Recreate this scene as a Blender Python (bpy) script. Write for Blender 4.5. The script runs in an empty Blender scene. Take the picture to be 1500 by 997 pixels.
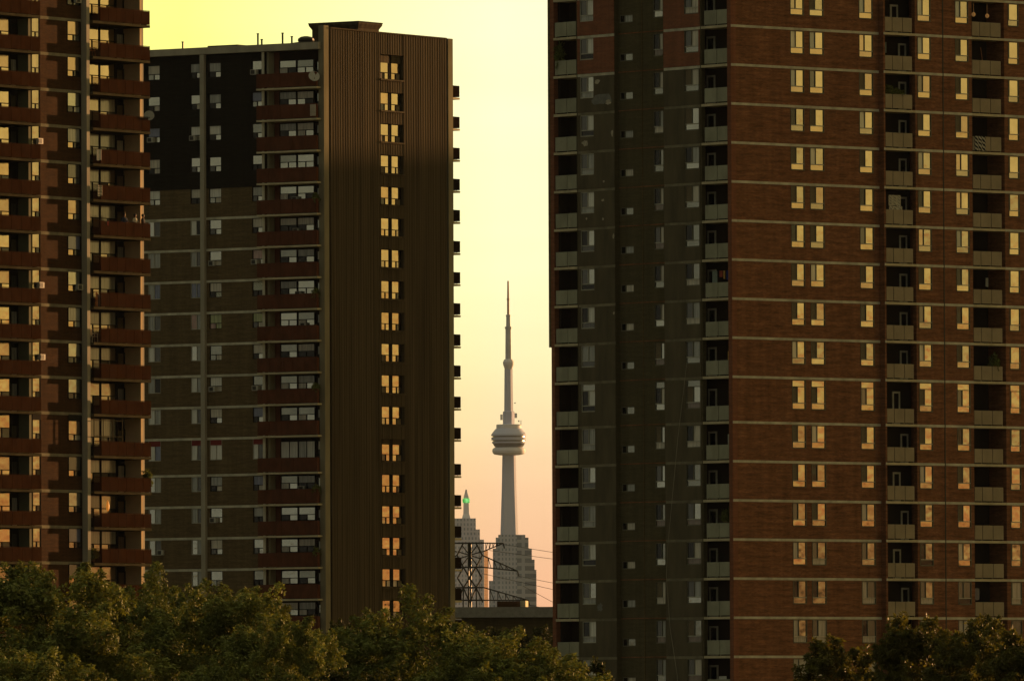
import bpy, bmesh, math, random
import numpy as np
from mathutils import Matrix, Vector, Euler

rad = math.radians
sc = bpy.context.scene
col = sc.collection
RND = random.Random(7)

# ---------------------------------------------------------------- camera, light
CAMZ = 12.0
cam_d = bpy.data.cameras.new("camera")
cam = bpy.data.objects.new("camera", cam_d); col.objects.link(cam)
cam_d.sensor_width = 36.0
cam_d.lens = 36.0 * 15200.0 / 1500.0            # long telephoto lens
cam_d.clip_start = 1.0; cam_d.clip_end = 60000.0
cam.matrix_world = (Matrix.Translation((0, 0, CAMZ)) @ Matrix.Rotation(rad(90 + 2.0735), 4, 'X')
                    @ Matrix.Rotation(-0.00437, 4, 'Z'))
sc.camera = cam

SUN_AZ, SUN_EL = 43.7, 4.0                       # clockwise from +Y, degrees
sv = Vector((math.sin(rad(SUN_AZ)), math.cos(rad(SUN_AZ)), 0))
sun_d = bpy.data.lights.new("sun", 'SUN'); sun = bpy.data.objects.new("sun", sun_d); col.objects.link(sun)
sun_d.energy = 3.8; sun_d.angle = rad(0.5); sun_d.color = (1.0, 0.52, 0.21)
sun.rotation_euler = (rad(90 - SUN_EL), 0, rad(180 - SUN_AZ)); sun.location = (300, 300, 200)

sc.view_settings.view_transform = 'Standard'; sc.view_settings.look = 'None'
sc.view_settings.gamma = 1.0; sc.view_settings.use_curve_mapping = False
EXPO = 1.3
sc.view_settings.exposure = EXPO
G = 1.0 / 2 ** EXPO

sc.cycles.use_denoising = True; sc.cycles.denoiser = 'OPENIMAGEDENOISE'; sc.cycles.denoising_input_passes = 'RGB_ALBEDO_NORMAL'
sc.cycles.max_bounces = 6; sc.cycles.diffuse_bounces = 3; sc.cycles.glossy_bounces = 3
sc.cycles.transmission_bounces = 3; sc.cycles.volume_bounces = 0
sc.cycles.sample_clamp_indirect = 4.0

world = bpy.data.worlds.new("World"); sc.world = world; world.use_nodes = True
def build_world():
    nt = world.node_tree; N = nt.nodes; L = nt.links; N.clear()
    def math_(op, a, b=None, c=None, clamp=False):
        n = N.new('ShaderNodeMath'); n.operation = op; n.use_clamp = clamp
        for k, v in enumerate((a, b, c)):
            if v is None: continue
            if isinstance(v, (int, float)): n.inputs[k].default_value = v
            else: L.new(v, n.inputs[k])
        return n.outputs[0]
    def ramp(fac, stops):
        n = N.new('ShaderNodeValToRGB'); e = n.color_ramp.elements
        while len(e) < len(stops): e.new(0.5)
        for q, (p, c) in zip(e, stops):
            q.position = p; q.color = (*c, 1)
        L.new(fac, n.inputs[0]); return n.outputs[0]
    def mix(f, a, b, mode='MIX'):
        n = N.new('ShaderNodeMix'); n.data_type = 'RGBA'; n.blend_type = mode
        for s, v in ((0, f), (6, a), (7, b)):
            if isinstance(v, (int, float)): n.inputs[s].default_value = v
            elif isinstance(v, tuple): n.inputs[s].default_value = (*v, 1)
            else: L.new(v, n.inputs[s])
        return n.outputs[2]
    tc = N.new('ShaderNodeTexCoord'); sep = N.new('ShaderNodeSeparateXYZ')
    L.new(tc.outputs['Generated'], sep.inputs[0])
    x, y, z = sep.outputs
    r = math_('SQRT', math_('ADD', math_('MULTIPLY', x, x), math_('MULTIPLY', y, y)))
    r = math_('MAXIMUM', r, 1e-4)
    ca = math_('DIVIDE', math_('ADD', math_('MULTIPLY', x, sv.x), math_('MULTIPLY', y, sv.y)), r)
    # glow band near the horizon on the sunset side
    low = ramp(math_('DIVIDE', z, 0.10), [
        (0.00, (.84, .40, .23)), (.10, (.93, .49, .28)), (.22, (.99, .64, .37)), (.34, (1.04, .93, .52)),
        (.48, (1.12, 1.10, .66)), (.70, (1.16, 1.13, .70)), (1.0, (1.14, 1.08, .60))])
    high = ramp(math_('POWER', math_('MAXIMUM', z, 0.0), 0.5), [
        (0.315, (1.14, 1.08, .70)), (.40, (.62, .54, .26)), (.54, (.17, .155, .085)), (.72, (.10, .10, .065)), (.88, (.50, .48, .33)), (1.0, (.55, .53, .37))])
    # faint uneven bands of thin haze
    mp = N.new('ShaderNodeMapping'); mp.inputs['Scale'].default_value = (14, 14, 120); L.new(tc.outputs['Generated'], mp.inputs[0])
    nz = N.new('ShaderNodeTexNoise'); nz.inputs['Scale'].default_value = 1.6; nz.inputs['Detail'].default_value = 5; L.new(mp.outputs[0], nz.inputs['Vector'])
    uneven = math_('MULTIPLY_ADD', nz.outputs[0], .16, .92)
    sel = math_('GREATER_THAN', z, 0.0995)
    glow = mix(sel, low, high)
    # the sky is a deeper yellow towards the left of the view
    yl = math_('MULTIPLY_ADD', math_('DIVIDE', x, r), 19.0, 1.02, clamp=True)
    yl = math_('MAXIMUM', yl, 0.42)
    tint = N.new('ShaderNodeCombineColor'); tint.inputs[0].default_value = 1; tint.inputs[1].default_value = 1
    L.new(yl, tint.inputs[2])
    glow = mix(1.0, glow, tint.outputs[0], 'MULTIPLY')
    # and a deeper orange far to the right, towards and past the sun
    og = N.new('ShaderNodeMapRange'); og.interpolation_type = 'SMOOTHSTEP'
    og.inputs['From Min'].default_value = .15; og.inputs['From Max'].default_value = .65
    L.new(math_('DIVIDE', x, r), og.inputs['Value'])
    glow = mix(og.outputs[0], glow, mix(1.0, glow, (.93, .73, .41), 'MULTIPLY'))
    back = ramp(math_('MAXIMUM', z, 0.0), [(0.0, (.215, .21, .160)), (.12, (.16, .155, .105)), (.4, (.080, .078, .055)), (.75, (.13, .13, .095)), (1.0, (.55, .53, .37))])
    w = N.new('ShaderNodeMapRange'); w.interpolation_type = 'SMOOTHSTEP'
    w.inputs['From Min'].default_value = -0.55; w.inputs['From Max'].default_value = 0.45
    L.new(ca, w.inputs['Value'])
    sky = mix(w.outputs[0], back, glow)
    un = N.new('ShaderNodeCombineColor'); [L.new(uneven, un.inputs[q]) for q in (0, 1, 2)]
    sky = mix(1.0, sky, un.outputs[0], 'MULTIPLY')
    nis = N.new('ShaderNodeTexSky'); nis.sky_type = 'NISHITA'; nis.sun_disc = False
    nis.sun_elevation = rad(SUN_EL); nis.sun_rotation = rad(SUN_AZ); nis.dust_density = 3.0
    nt_ = mix(1.0, nis.outputs[0], (1.0, .85, .5), 'MULTIPLY')
    b1 = N.new('ShaderNodeBackground'); b1.inputs[1].default_value = 0.05 * 0.2
    b2 = N.new('ShaderNodeBackground'); b2.inputs[1].default_value = G
    L.new(nt_, b1.inputs[0]); L.new(sky, b2.inputs[0])
    ad = N.new('ShaderNodeAddShader'); L.new(b1.outputs[0], ad.inputs[0]); L.new(b2.outputs[0], ad.inputs[1])
    out = N.new('ShaderNodeOutputWorld'); L.new(ad.outputs[0], out.inputs[0])
build_world()

# ---------------------------------------------------------------- materials
def new_mat(name):
    m = bpy.data.materials.new(name); m.use_nodes = True
    return m, m.node_tree.nodes, m.node_tree.links, m.node_tree.nodes['Principled BSDF']
def coords(N, L, rnd=True, scale=(1, 1, 1)):
    tc = N.new('ShaderNodeTexCoord'); mp = N.new('ShaderNodeMapping'); mp.inputs['Scale'].default_value = scale
    if rnd:
        oi = N.new('ShaderNodeObjectInfo'); ad = N.new('ShaderNodeVectorMath'); ad.operation = 'MULTIPLY_ADD'
        L.new(oi.outputs['Random'], ad.inputs[0]); ad.inputs[1].default_value = (37, 53, 71)
        L.new(tc.outputs['Object'], ad.inputs[2]); L.new(ad.outputs[0], mp.inputs[0])
    else:
        L.new(tc.outputs['Object'], mp.inputs[0])
    return mp.outputs[0]
def noise_mix(N, L, vec, c, amt, scale, detail=4, rough=.6):
    n = N.new('ShaderNodeTexNoise'); n.inputs['Scale'].default_value = scale
    n.inputs['Detail'].default_value = detail; n.inputs['Roughness'].default_value = rough
    L.new(vec, n.inputs['Vector'])
    mr = N.new('ShaderNodeMapRange'); mr.inputs['From Min'].default_value = .3; mr.inputs['From Max'].default_value = .7
    mr.inputs['To Min'].default_value = 1 - amt; mr.inputs['To Max'].default_value = 1 + amt
    L.new(n.outputs[0], mr.inputs[0])
    m = N.new('ShaderNodeVectorMath'); m.operation = 'SCALE'
    if isinstance(c, tuple): m.inputs[0].default_value = c
    else: L.new(c, m.inputs[0])
    L.new(mr.outputs[0], m.inputs['Scale'])
    return m.outputs[0]
def plain(name, c, rough=.8, amt=.22, scale=1.5, spec=.25, metal=0.0, rnd=True, stretch=(1, 1, 1)):
    m, N, L, B = new_mat(name)
    B.inputs['Roughness'].default_value = rough; B.inputs['Specular IOR Level'].default_value = spec
    B.inputs['Metallic'].default_value = metal
    v = coords(N, L, rnd, stretch)
    L.new(noise_mix(N, L, v, c, amt, scale), B.inputs['Base Color'])
    return m
def brick(name, c1, c2, mortar, streak=.3):
    m, N, L, B = new_mat(name)
    B.inputs['Roughness'].default_value = .95; B.inputs['Specular IOR Level'].default_value = .04
    tc = N.new('ShaderNodeTexCoord'); sp = N.new('ShaderNodeSeparateXYZ'); L.new(tc.outputs['Object'], sp.inputs[0])
    a = N.new('ShaderNodeMath'); a.operation = 'ADD'; L.new(sp.outputs[0], a.inputs[0]); L.new(sp.outputs[1], a.inputs[1])
    cb = N.new('ShaderNodeCombineXYZ'); L.new(a.outputs[0], cb.inputs[0]); L.new(sp.outputs[2], cb.inputs[1])
    bt = N.new('ShaderNodeTexBrick'); bt.inputs['Scale'].default_value = 1.0
    bt.inputs['Color1'].default_value = (*c1, 1); bt.inputs['Color2'].default_value = (*c2, 1); bt.inputs['Mortar'].default_value = (*mortar, 1)
    bt.inputs['Brick Width'].default_value = .24; bt.inputs['Row Height'].default_value = .085; bt.inputs['Mortar Size'].default_value = .010
    bt.inputs['Bias'].default_value = -.1
    L.new(cb.outputs[0], bt.inputs['Vector'])
    mp = N.new('ShaderNodeMapping'); mp.inputs['Scale'].default_value = (.55, 4.5, 1); L.new(cb.outputs[0], mp.inputs[0])
    o = noise_mix(N, L, mp.outputs[0], bt.outputs['Color'], streak, 1.0, 6, .7)
    mp2 = N.new('ShaderNodeMapping'); mp2.inputs['Scale'].default_value = (1.6, .10, 1); L.new(cb.outputs[0], mp2.inputs[0])
    o = noise_mix(N, L, mp2.outputs[0], o, .16, 1.0, 4, .6)
    L.new(o, B.inputs['Base Color'])
    return m
def glass(name, c, metal, rough=.05, wave=.012, spec=.5):
    m, N, L, B = new_mat(name)
    B.inputs['Roughness'].default_value = rough; B.inputs['Metallic'].default_value = metal
    B.inputs['Specular IOR Level'].default_value = spec
    v = coords(N, L, True)
    L.new(noise_mix(N, L, v, c, .10, .9, 3), B.inputs['Base Color'])
    n = N.new('ShaderNodeTexNoise'); n.inputs['Scale'].default_value = 1.3; n.inputs['Detail'].default_value = 1.5
    L.new(v, n.inputs['Vector'])
    b = N.new('ShaderNodeBump'); b.inputs['Strength'].default_value = 1.0; b.inputs['Distance'].default_value = wave
    L.new(n.outputs[0], b.inputs['Height']); L.new(b.outputs[0], B.inputs['Normal'])
    return m
def folds(name, c, dark=.35):
    """curtain behind glass: vertical soft folds under a glossy pane"""
    m, N, L, B = new_mat(name)
    B.inputs['Roughness'].default_value = .12; B.inputs['Specular IOR Level'].default_value = .9
    v = coords(N, L, True, (1, 1, .06))
    L.new(noise_mix(N, L, v, c, dark, 7.0, 3), B.inputs['Base Color'])
    return m

M = {}
M['brick_red'] = brick('red_brick', (.250, .100, .044), (.160, .064, .031), (.19, .12, .08), .46)
M['brick_pier'] = brick('pier_brick', (.26, .095, .048), (.21, .076, .042), (.17, .11, .08), .22)
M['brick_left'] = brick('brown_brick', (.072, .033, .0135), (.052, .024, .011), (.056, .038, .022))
M['brick_mid'] = brick('dark_brown_brick', (.140, .100, .048), (.110, .078, .038), (.12, .095, .06))
M['brick_olive'] = brick('olive_brick', (.098, .084, .046), (.080, .068, .038), (.08, .07, .045), .2)
M['paint_olive'] = plain('olive_painted_panel', (.104, .088, .056), .8, .26, .9, .15, stretch=(1.3, 1, .3))
M['paint_patch'] = plain('grey_patch_paint', (.17, .17, .16), .8, .25, 2.5)
M['paint_spot'] = plain('pale_filler_patch', (.42, .38, .30), .8, .3, 5)
M['paint_black'] = brick('black_painted_brick', (.022, .021, .018), (.017, .016, .014), (.015, .015, .013), .35)
M['clad_brown'] = plain('ribbed_brown_cladding', (.082, .064, .040), .95, .42, .40, .05, stretch=(7, 7, .12))
M['concrete'] = plain('weathered_concrete', (.36, .33, .26), .85, .2, .7, stretch=(1, 1, .4))
M['concrete_band'] = plain('concrete_floor_band', (.52, .50, .40), .85, .28, 1.1)
M['concrete_edge'] = plain('concrete_balcony_edge', (.50, .44, .30), .85, .2, 1.1)
M['band_dark'] = plain('darkened_slab_concrete', (.062, .056, .036), 1.0, .3, 1.1, .0)  # slab concrete darkened in its colour to mute the low sun
M['parapet_grey'] = plain('grey_parapet_panel', (.30, .30, .225), .8, .2, .8, stretch=(1, 1, .5))
M['parapet_taupe'] = plain('taupe_parapet_panel', (.31, .255, .175), .8, .14, .8)
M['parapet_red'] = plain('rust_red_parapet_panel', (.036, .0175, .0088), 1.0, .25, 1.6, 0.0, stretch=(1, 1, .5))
M['band_left'] = plain('left_tower_floor_band', (.24, .225, .165), 1.0, .28, 1.1, .0)
M['band_mid'] = plain('grimy_floor_band', (.20, .18, .125), .85, .35, 1.1)
M['parapet_wine'] = plain('dark_wine_parapet_panel', (.105, .040, .022), .9, .25, 1.6, .05, stretch=(1, 1, .5))
M['parapet_far'] = plain('near_black_parapet_panel', (.018, .012, .008), 1.0, .2, 1.6, .0)
M['fin_concrete'] = plain('darkened_fin_concrete', (.24, .215, .15), 1.0, .22, .6, .0, stretch=(1, 1, .3))  # fin concrete coloured darker so that it looks less sunlit
M['pier_pale'] = plain('pale_concrete_pier', (.60, .57, .46), .9, .15, .8)
M['side_pale'] = plain('pale_grey_side_wall', (.40, .38, .27), .9, .15, .8)
M['inner_tan'] = plain('tan_balcony_wall', (.66, .50, .30), .9, .15, .6)
M['inner_green'] = plain('green_grey_balcony_wall', (.17, .17, .105), .9, .15, .6)
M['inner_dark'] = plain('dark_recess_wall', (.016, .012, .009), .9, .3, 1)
M['door_red'] = plain('red_brown_infill', (.16, .06, .035), .8, .2, 1)
M['frame_dark'] = plain('dark_window_frame', (.022, .02, .017), .95, .2, 3, .04)
M['frame_pale'] = plain('pale_window_frame', (.38, .37, .31), .5, .15, 3)
M['frame_olive'] = plain('olive_window_frame', (.14, .135, .10), .6, .15, 3)
M['frame_white'] = plain('white_door_frame', (.46, .45, .38), .6, .15, 3)
M['red_strip'] = plain('dark_red_panel', (.17, .018, .018), .6, .15, 2)
M['metal_dark'] = plain('dark_metal', (.03, .028, .026), .55, .2, 3, .4)
M['steel'] = plain('galvanised_steel', (.20, .20, .19), .5, .2, 3, .4)
M['roof'] = plain('tar_roof', (.05, .045, .04), .95, .3, .6)
M['white_plastic'] = plain('white_plastic', (.62, .56, .46), .5, .08, 3)
M['ac_white'] = plain('off_white_enamel', (.42, .41, .36), .5, .12, 5)
M['ac_grille'] = plain('dark_grille', (.04, .04, .038), .6, .2, 10)
M['dish_grey'] = plain('grey_dish_metal', (.34, .34, .31), .5, .12, 3)
M['g_sky'] = glass('reflecting_glass', (.42, .35, .245), .93)
M['g_sky2'] = glass('reflecting_glass_warm', (.39, .30, .195), .93, .09)
M['g_sky3'] = glass('reflecting_glass_dull', (.36, .28, .20), .9, .12)
M['g_sky4'] = glass('reflecting_glass_pale', (.36, .315, .235), .85, .10, .02)
M['g_half'] = glass('half_mirror_glass', (.30, .26, .20), .8, .10)
M['g_dark'] = glass('dark_glass', (.014, .013, .012), 0.0, .08, .01, .35)
M['g_screen'] = plain('insect_screen', (.155, .125, .08), .75, .2, 9, .25)
M['g_grey'] = glass('grey_sky_glass', (.55, .56, .50), .88, .08)
M['g_grey2'] = glass('dim_grey_glass', (.34, .35, .31), .8, .12)
M['c_cream'] = folds('cream_curtain', (.50, .46, .36))
M['c_grey'] = folds('grey_curtain', (.30, .31, .28))
M['c_white'] = folds('white_curtain', (.66, .66, .60), .2)
M['c_pink'] = folds('pink_curtain', (.40, .24, .20))
M['c_blue'] = folds('blue_curtain', (.12, .14, .24))
M['c_green'] = folds('green_curtain', (.30, .34, .12))
M['c_brown'] = folds('brown_curtain', (.16, .11, .075))
M['c_dark'] = folds('dark_curtain', (.06, .06, .052))

def stripes(name, c1, c2, sc_, dist):
    m, N, L, B = new_mat(name); B.inputs['Roughness'].default_value = .9
    w = N.new('ShaderNodeTexWave'); w.inputs['Scale'].default_value = sc_; w.inputs['Distortion'].default_value = dist; w.wave_type = 'BANDS'; w.bands_direction = 'DIAGONAL'
    cr = N.new('ShaderNodeValToRGB'); cr.color_ramp.elements[0].position = .45; cr.color_ramp.elements[1].position = .58
    cr.color_ramp.elements[0].color = (*c1, 1); cr.color_ramp.elements[1].color = (*c2, 1)
    v = coords(N, L, False); L.new(v, w.inputs['Vector']); L.new(w.outputs[0], cr.inputs[0]); L.new(cr.outputs[0], B.inputs['Base Color'])
    return m
M['papers'] = stripes('papers_on_the_glass', (.30, .32, .26), (.85, .88, .78), 4.0, 7.0)

# ---------------------------------------------------------------- mesh builder
class MB:
    def __init__(s): s.v = []; s.f = []; s.m = []
    def box(s, x0, x1, y0, y1, z0, z1, m=0):
        b = len(s.v)
        s.v += [(x0, y0, z0), (x1, y0, z0), (x1, y1, z0), (x0, y1, z0), (x0, y0, z1), (x1, y0, z1), (x1, y1, z1), (x0, y1, z1)]
        s.f += [(b, b+3, b+2, b+1), (b+4, b+5, b+6, b+7), (b, b+1, b+5, b+4), (b+1, b+2, b+6, b+5), (b+2, b+3, b+7, b+6), (b+3, b, b+4, b+7)]
        s.m += [m] * 6; return s
    def tube(s, p, q, r, n=6, m=0, r2=None):
        p = Vector(p); q = Vector(q); d = (q - p).normalized(); r2 = r if r2 is None else r2
        a = d.cross(Vector((0, 0, 1)) if abs(d.z) < .95 else Vector((1, 0, 0))).normalized(); c = d.cross(a)
        b = len(s.v)
        for k in range(n):
            t = 2 * math.pi * k / n; e = a * math.cos(t) + c * math.sin(t)
            s.v += [tuple(p + e * r), tuple(q + e * r2)]
        for k in range(n):
            i, j = b + 2 * k, b + 2 * ((k + 1) % n)
            s.f.append((i, j, j + 1, i + 1)); s.m.append(m)
        s.f += [tuple(b + 2 * k for k in range(n))[::-1], tuple(b + 2 * k + 1 for k in range(n))]; s.m += [m, m]
        return s
    def lathe(s, prof, n=32, m=0, c=(0, 0)):
        b = len(s.v)
        for r, z in prof:
            for k in range(n):
                t = 2 * math.pi * k / n; s.v.append((c[0] + r * math.cos(t), c[1] + r * math.sin(t), z))
        for i in range(len(prof) - 1):
            for k in range(n):
                k2 = (k + 1) % n
                s.f.append((b + i*n + k, b + i*n + k2, b + (i+1)*n + k2, b + (i+1)*n + k)); s.m.append(m)
        s.f += [tuple(b + k for k in range(n))[::-1], tuple(b + (len(prof)-1)*n + k for k in range(n))]; s.m += [m, m]
        return s
    def loft(s, rings, m=0):
        b = len(s.v); n = len(rings[0])
        for r in rings: s.v += [tuple(p) for p in r]
        for i in range(len(rings) - 1):
            for k in range(n):
                k2 = (k + 1) % n
                s.f.append((b + i*n + k, b + i*n + k2, b + (i+1)*n + k2, b + (i+1)*n + k)); s.m.append(m)
        s.f += [tuple(b + k for k in range(n))[::-1], tuple(b + (len(rings)-1)*n + k for k in range(n))]; s.m += [m, m]
        return s
    def mesh(s, name, mats):
        me = bpy.data.meshes.new(name); me.from_pydata(s.v, [], s.f)
        for x in (mats if isinstance(mats, (list, tuple)) else [mats]): me.materials.append(x)
        me.polygons.foreach_set('material_index', s.m); me.update(); return me

def link(name, me, parent=None, loc=(0, 0, 0), rz=0.0):
    o = bpy.data.objects.new(name, me); col.objects.link(o)
    o.location = loc; o.rotation_euler = (0, 0, rz)
    if parent: o.parent = parent
    return o
def tag(o, label, cat, group=None):
    o['label'] = label; o['category'] = cat
    if group: o['group'] = group
    return o
def thing(name, label, cat, loc=(0, 0, 0), rz=0.0, group=None):
    return tag(link(name, None, None, loc, rz), label, cat, group)

class Face:
    """a facade: local x runs to the right seen from outside, y runs into the building"""
    def __init__(s, root, ox, oy, th):
        s.root, s.ox, s.oy, s.th = root, ox, oy, th
        s.c, s.s = math.cos(th), math.sin(th)
    def world(s, x, y, z): return Vector((s.ox + x*s.c - y*s.s, s.oy + x*s.s + y*s.c, z))
    def put(s, name, me, x=0, y=0, z=0, parent=None):
        if parent: return link(name, me, parent, (x, y, z))
        w = s.world(x, y, z) - s.root.location
        return link(name, me, s.root, w, s.th)

def wall(mb, x0, x1, y0, y1, z0, z1, ops, m=0):
    """wall slab with openings ops = [(xa, xb, [(za, zb), ...])], butted boxes"""
    x = x0
    for xa, xb, zs in sorted(ops):
        if xa > x: mb.box(x, xa, y0, y1, z0, z1, m)
        z = z0
        for za, zb in sorted(zs):
            if za > z: mb.box(xa, xb, y0, y1, z, za, m)
            z = max(z, zb)
        if z < z1: mb.box(xa, xb, y0, y1, z, z1, m)
        x = xb
    if x < x1: mb.box(x, x1, y0, y1, z0, z1, m)

MESH = {}
def cached(key, fn):
    if key not in MESH: MESH[key] = fn()
    return MESH[key]
def set_mats(o, mats):
    for i, m in enumerate(mats):
        sl = o.material_slots[i]; sl.link = 'OBJECT'; sl.material = m

# three pane window: light left and right over a wide lower light, extra top light on the tall storey
def window_w3(face, x0, x1, zt, h, split, trans, mats, frame, extra=0.0, y=0.0, name='window', parent=None):
    w = x1 - x0; key = ('w3', round(w, 2), round(h, 2), round(split, 2), round(trans, 2), round(extra, 2), frame)
    def fr():
        b = MB(); t = .045; d = .10
        b.box(0, t, -.01, d, -h, 0).box(w - t, w, -.01, d, -h, 0)
        b.box(t, w - t, -.01, d, -t, 0).box(t, w - t, -.03, d, -h, -h + .07)
        b.box(t, w - t, -.015, d, -h + trans, -h + trans + .06, 1)
        b.box(w*split - .02, w*split + .02, -.005, d, -h + trans + .06, -t - extra)
        if extra: b.box(t, w - t, -.01, d, -t - extra, -t - extra + .05)
        return b.mesh('window_frame', [M[frame], M['frame_pale']])
    def pn():
        b = MB(); t = .045
        b.box(t, w*split - .02, .055, .07, -h + trans + .06, -t - extra, 0)
        b.box(w*split + .02, w - t, .055, .07, -h + trans + .06, -t - extra, 1)
        b.box(t, w - t, .055, .07, -h + .07, -h + trans, 2)
        if extra: b.box(t, w - t, .055, .07, -t - extra + .05, -t, 3)
        return b.mesh('window_pane', [M['g_dark']] * (4 if extra else 3))
    o = face.put(name, cached(key + ('f',), fr), x0, y, zt, parent)
    p = face.put('pane', cached(key + ('p',), pn), 0, 0, 0, o)
    set_mats(p, mats[:4 if extra else 3])
    return o
# window with an upper light over two small lower lights
def window_u2(face, x0, x1, zt, h, trans, mats, frame, y=0.0, name='window', extra=0.0, parent=None, sill=None, band=None):
    w = x1 - x0; key = ('u2', round(w, 2), round(h, 2), round(trans, 2), frame, round(extra, 2), sill, band)
    def fr():
        b = MB(); t = .05; d = .10
        b.box(0, t, -.01, d, -h, 0).box(w - t, w, -.01, d, -h, 0)
        b.box(t, w - t, -.01, d, -t - extra, 0, 1 if extra else 0).box(t, w - t, -.03, d, -h, -h + t)
        b.box(t, w - t, -.01, d, -h + trans - .03, -h + trans + .03)
        b.box(w*.5 - .025, w*.5 + .025, -.01, d, -h + t, -h + trans - .03)
        return b.mesh('window_frame', [M[frame], M[band or frame]])
    def pn():
        b = MB(); t = .05
        b.box(t, w - t, .05, .065, -h + trans + .03, -t - extra, 0)
        b.box(t, w*.5 - .025, .05, .065, -h + t, -h + trans - .03, 1)
        b.box(w*.5 + .025, w - t, .05, .065, -h + t, -h + trans - .03, 2)
        return b.mesh('window_pane', [M['g_dark']] * 3)
    o = face.put(name, cached(key + ('f',), fr), x0, y, zt, parent)
    p = face.put('pane', cached(key + ('p',), pn), 0, 0, 0, o); set_mats(p, mats[:3])
    return o
# sliding window: two upright lights
def window_sl(face, x0, x1, zt, h, mats, frame, y=0.0, extra=0.0, name='window', split=.5, parent=None):
    w = x1 - x0; key = ('sl', round(w, 2), round(h, 2), frame, round(extra, 2), split)
    def fr():
        b = MB(); t = .045; d = .10
        b.box(0, t, -.01, d, -h, 0).box(w - t, w, -.01, d, -h, 0)
        b.box(t, w - t, -.01, d, -t - extra, 0, 1 if extra else 0).box(t, w - t, -.03, d, -h, -h + .06)
        b.box(w*split - .02, w*split + .02, -.01, d, -h + .06, -t - extra)
        return b.mesh('window_frame', [M[frame], M['red_strip']])
    def pn():
        b = MB(); t = .045
        b.box(t, w*split - .02, .05, .065, -h + .06, -t - extra, 0)
        b.box(w*split + .02, w - t, .05, .065, -h + .06, -t - extra, 1)
        return b.mesh('window_pane', [M['g_dark']] * 2)
    o = face.put(name, cached(key + ('f',), fr), x0, y, zt, parent)
    p = face.put('pane', cached(key + ('p',), pn), 0, 0, 0, o); set_mats(p, mats[:2])
    return o

def door(face, balc, x, y, z, w=.8, h=2.0, glassm='g_dark'):
    def mk():
        b = MB(); t = .13
        b.box(0, t, 0, .06, 0, h).box(w - t, w, 0, .06, 0, h).box(t, w - t, 0, .06, h - t, h).box(t, w - t, 0, .06, 0, .25)
        b.box(t, w - t, .03, .045, .25, h - t, 1)
        return b.mesh('balcony_door', [M['frame_white'], M[glassm]])
    return face.put('door', cached(('door', round(w, 2), round(h, 2), glassm), mk), x, y, z, balc)

H = 2.65
ORD = ['topmost', 'second', 'third', 'fourth', 'fifth', 'sixth', 'seventh', 'eighth', 'ninth', 'tenth', 'eleventh', 'twelfth',
       'thirteenth', 'fourteenth', 'fifteenth', 'sixteenth', 'seventeenth', 'eighteenth', 'nineteenth']

# ================================================================ the ground
def build_ground():
    rng = np.random.default_rng(3)
    m, N, L, B = new_mat('dry_grass_ground'); B.inputs['Roughness'].default_value = .95
    v = coords(N, L, False); L.new(noise_mix(N, L, v, (.075, .075, .032), .4, .02, 6), B.inputs['Base Color'])
    b = MB(); b.v = [(-40000, -3000, 0), (40000, -3000, 0), (40000, 42000, 0), (-40000, 42000, 0)]; b.f = [(0, 1, 2, 3)]; b.m = [0]
    g = link('ground', b.mesh('ground', m)); g['kind'] = 'structure'
build_ground()

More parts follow.
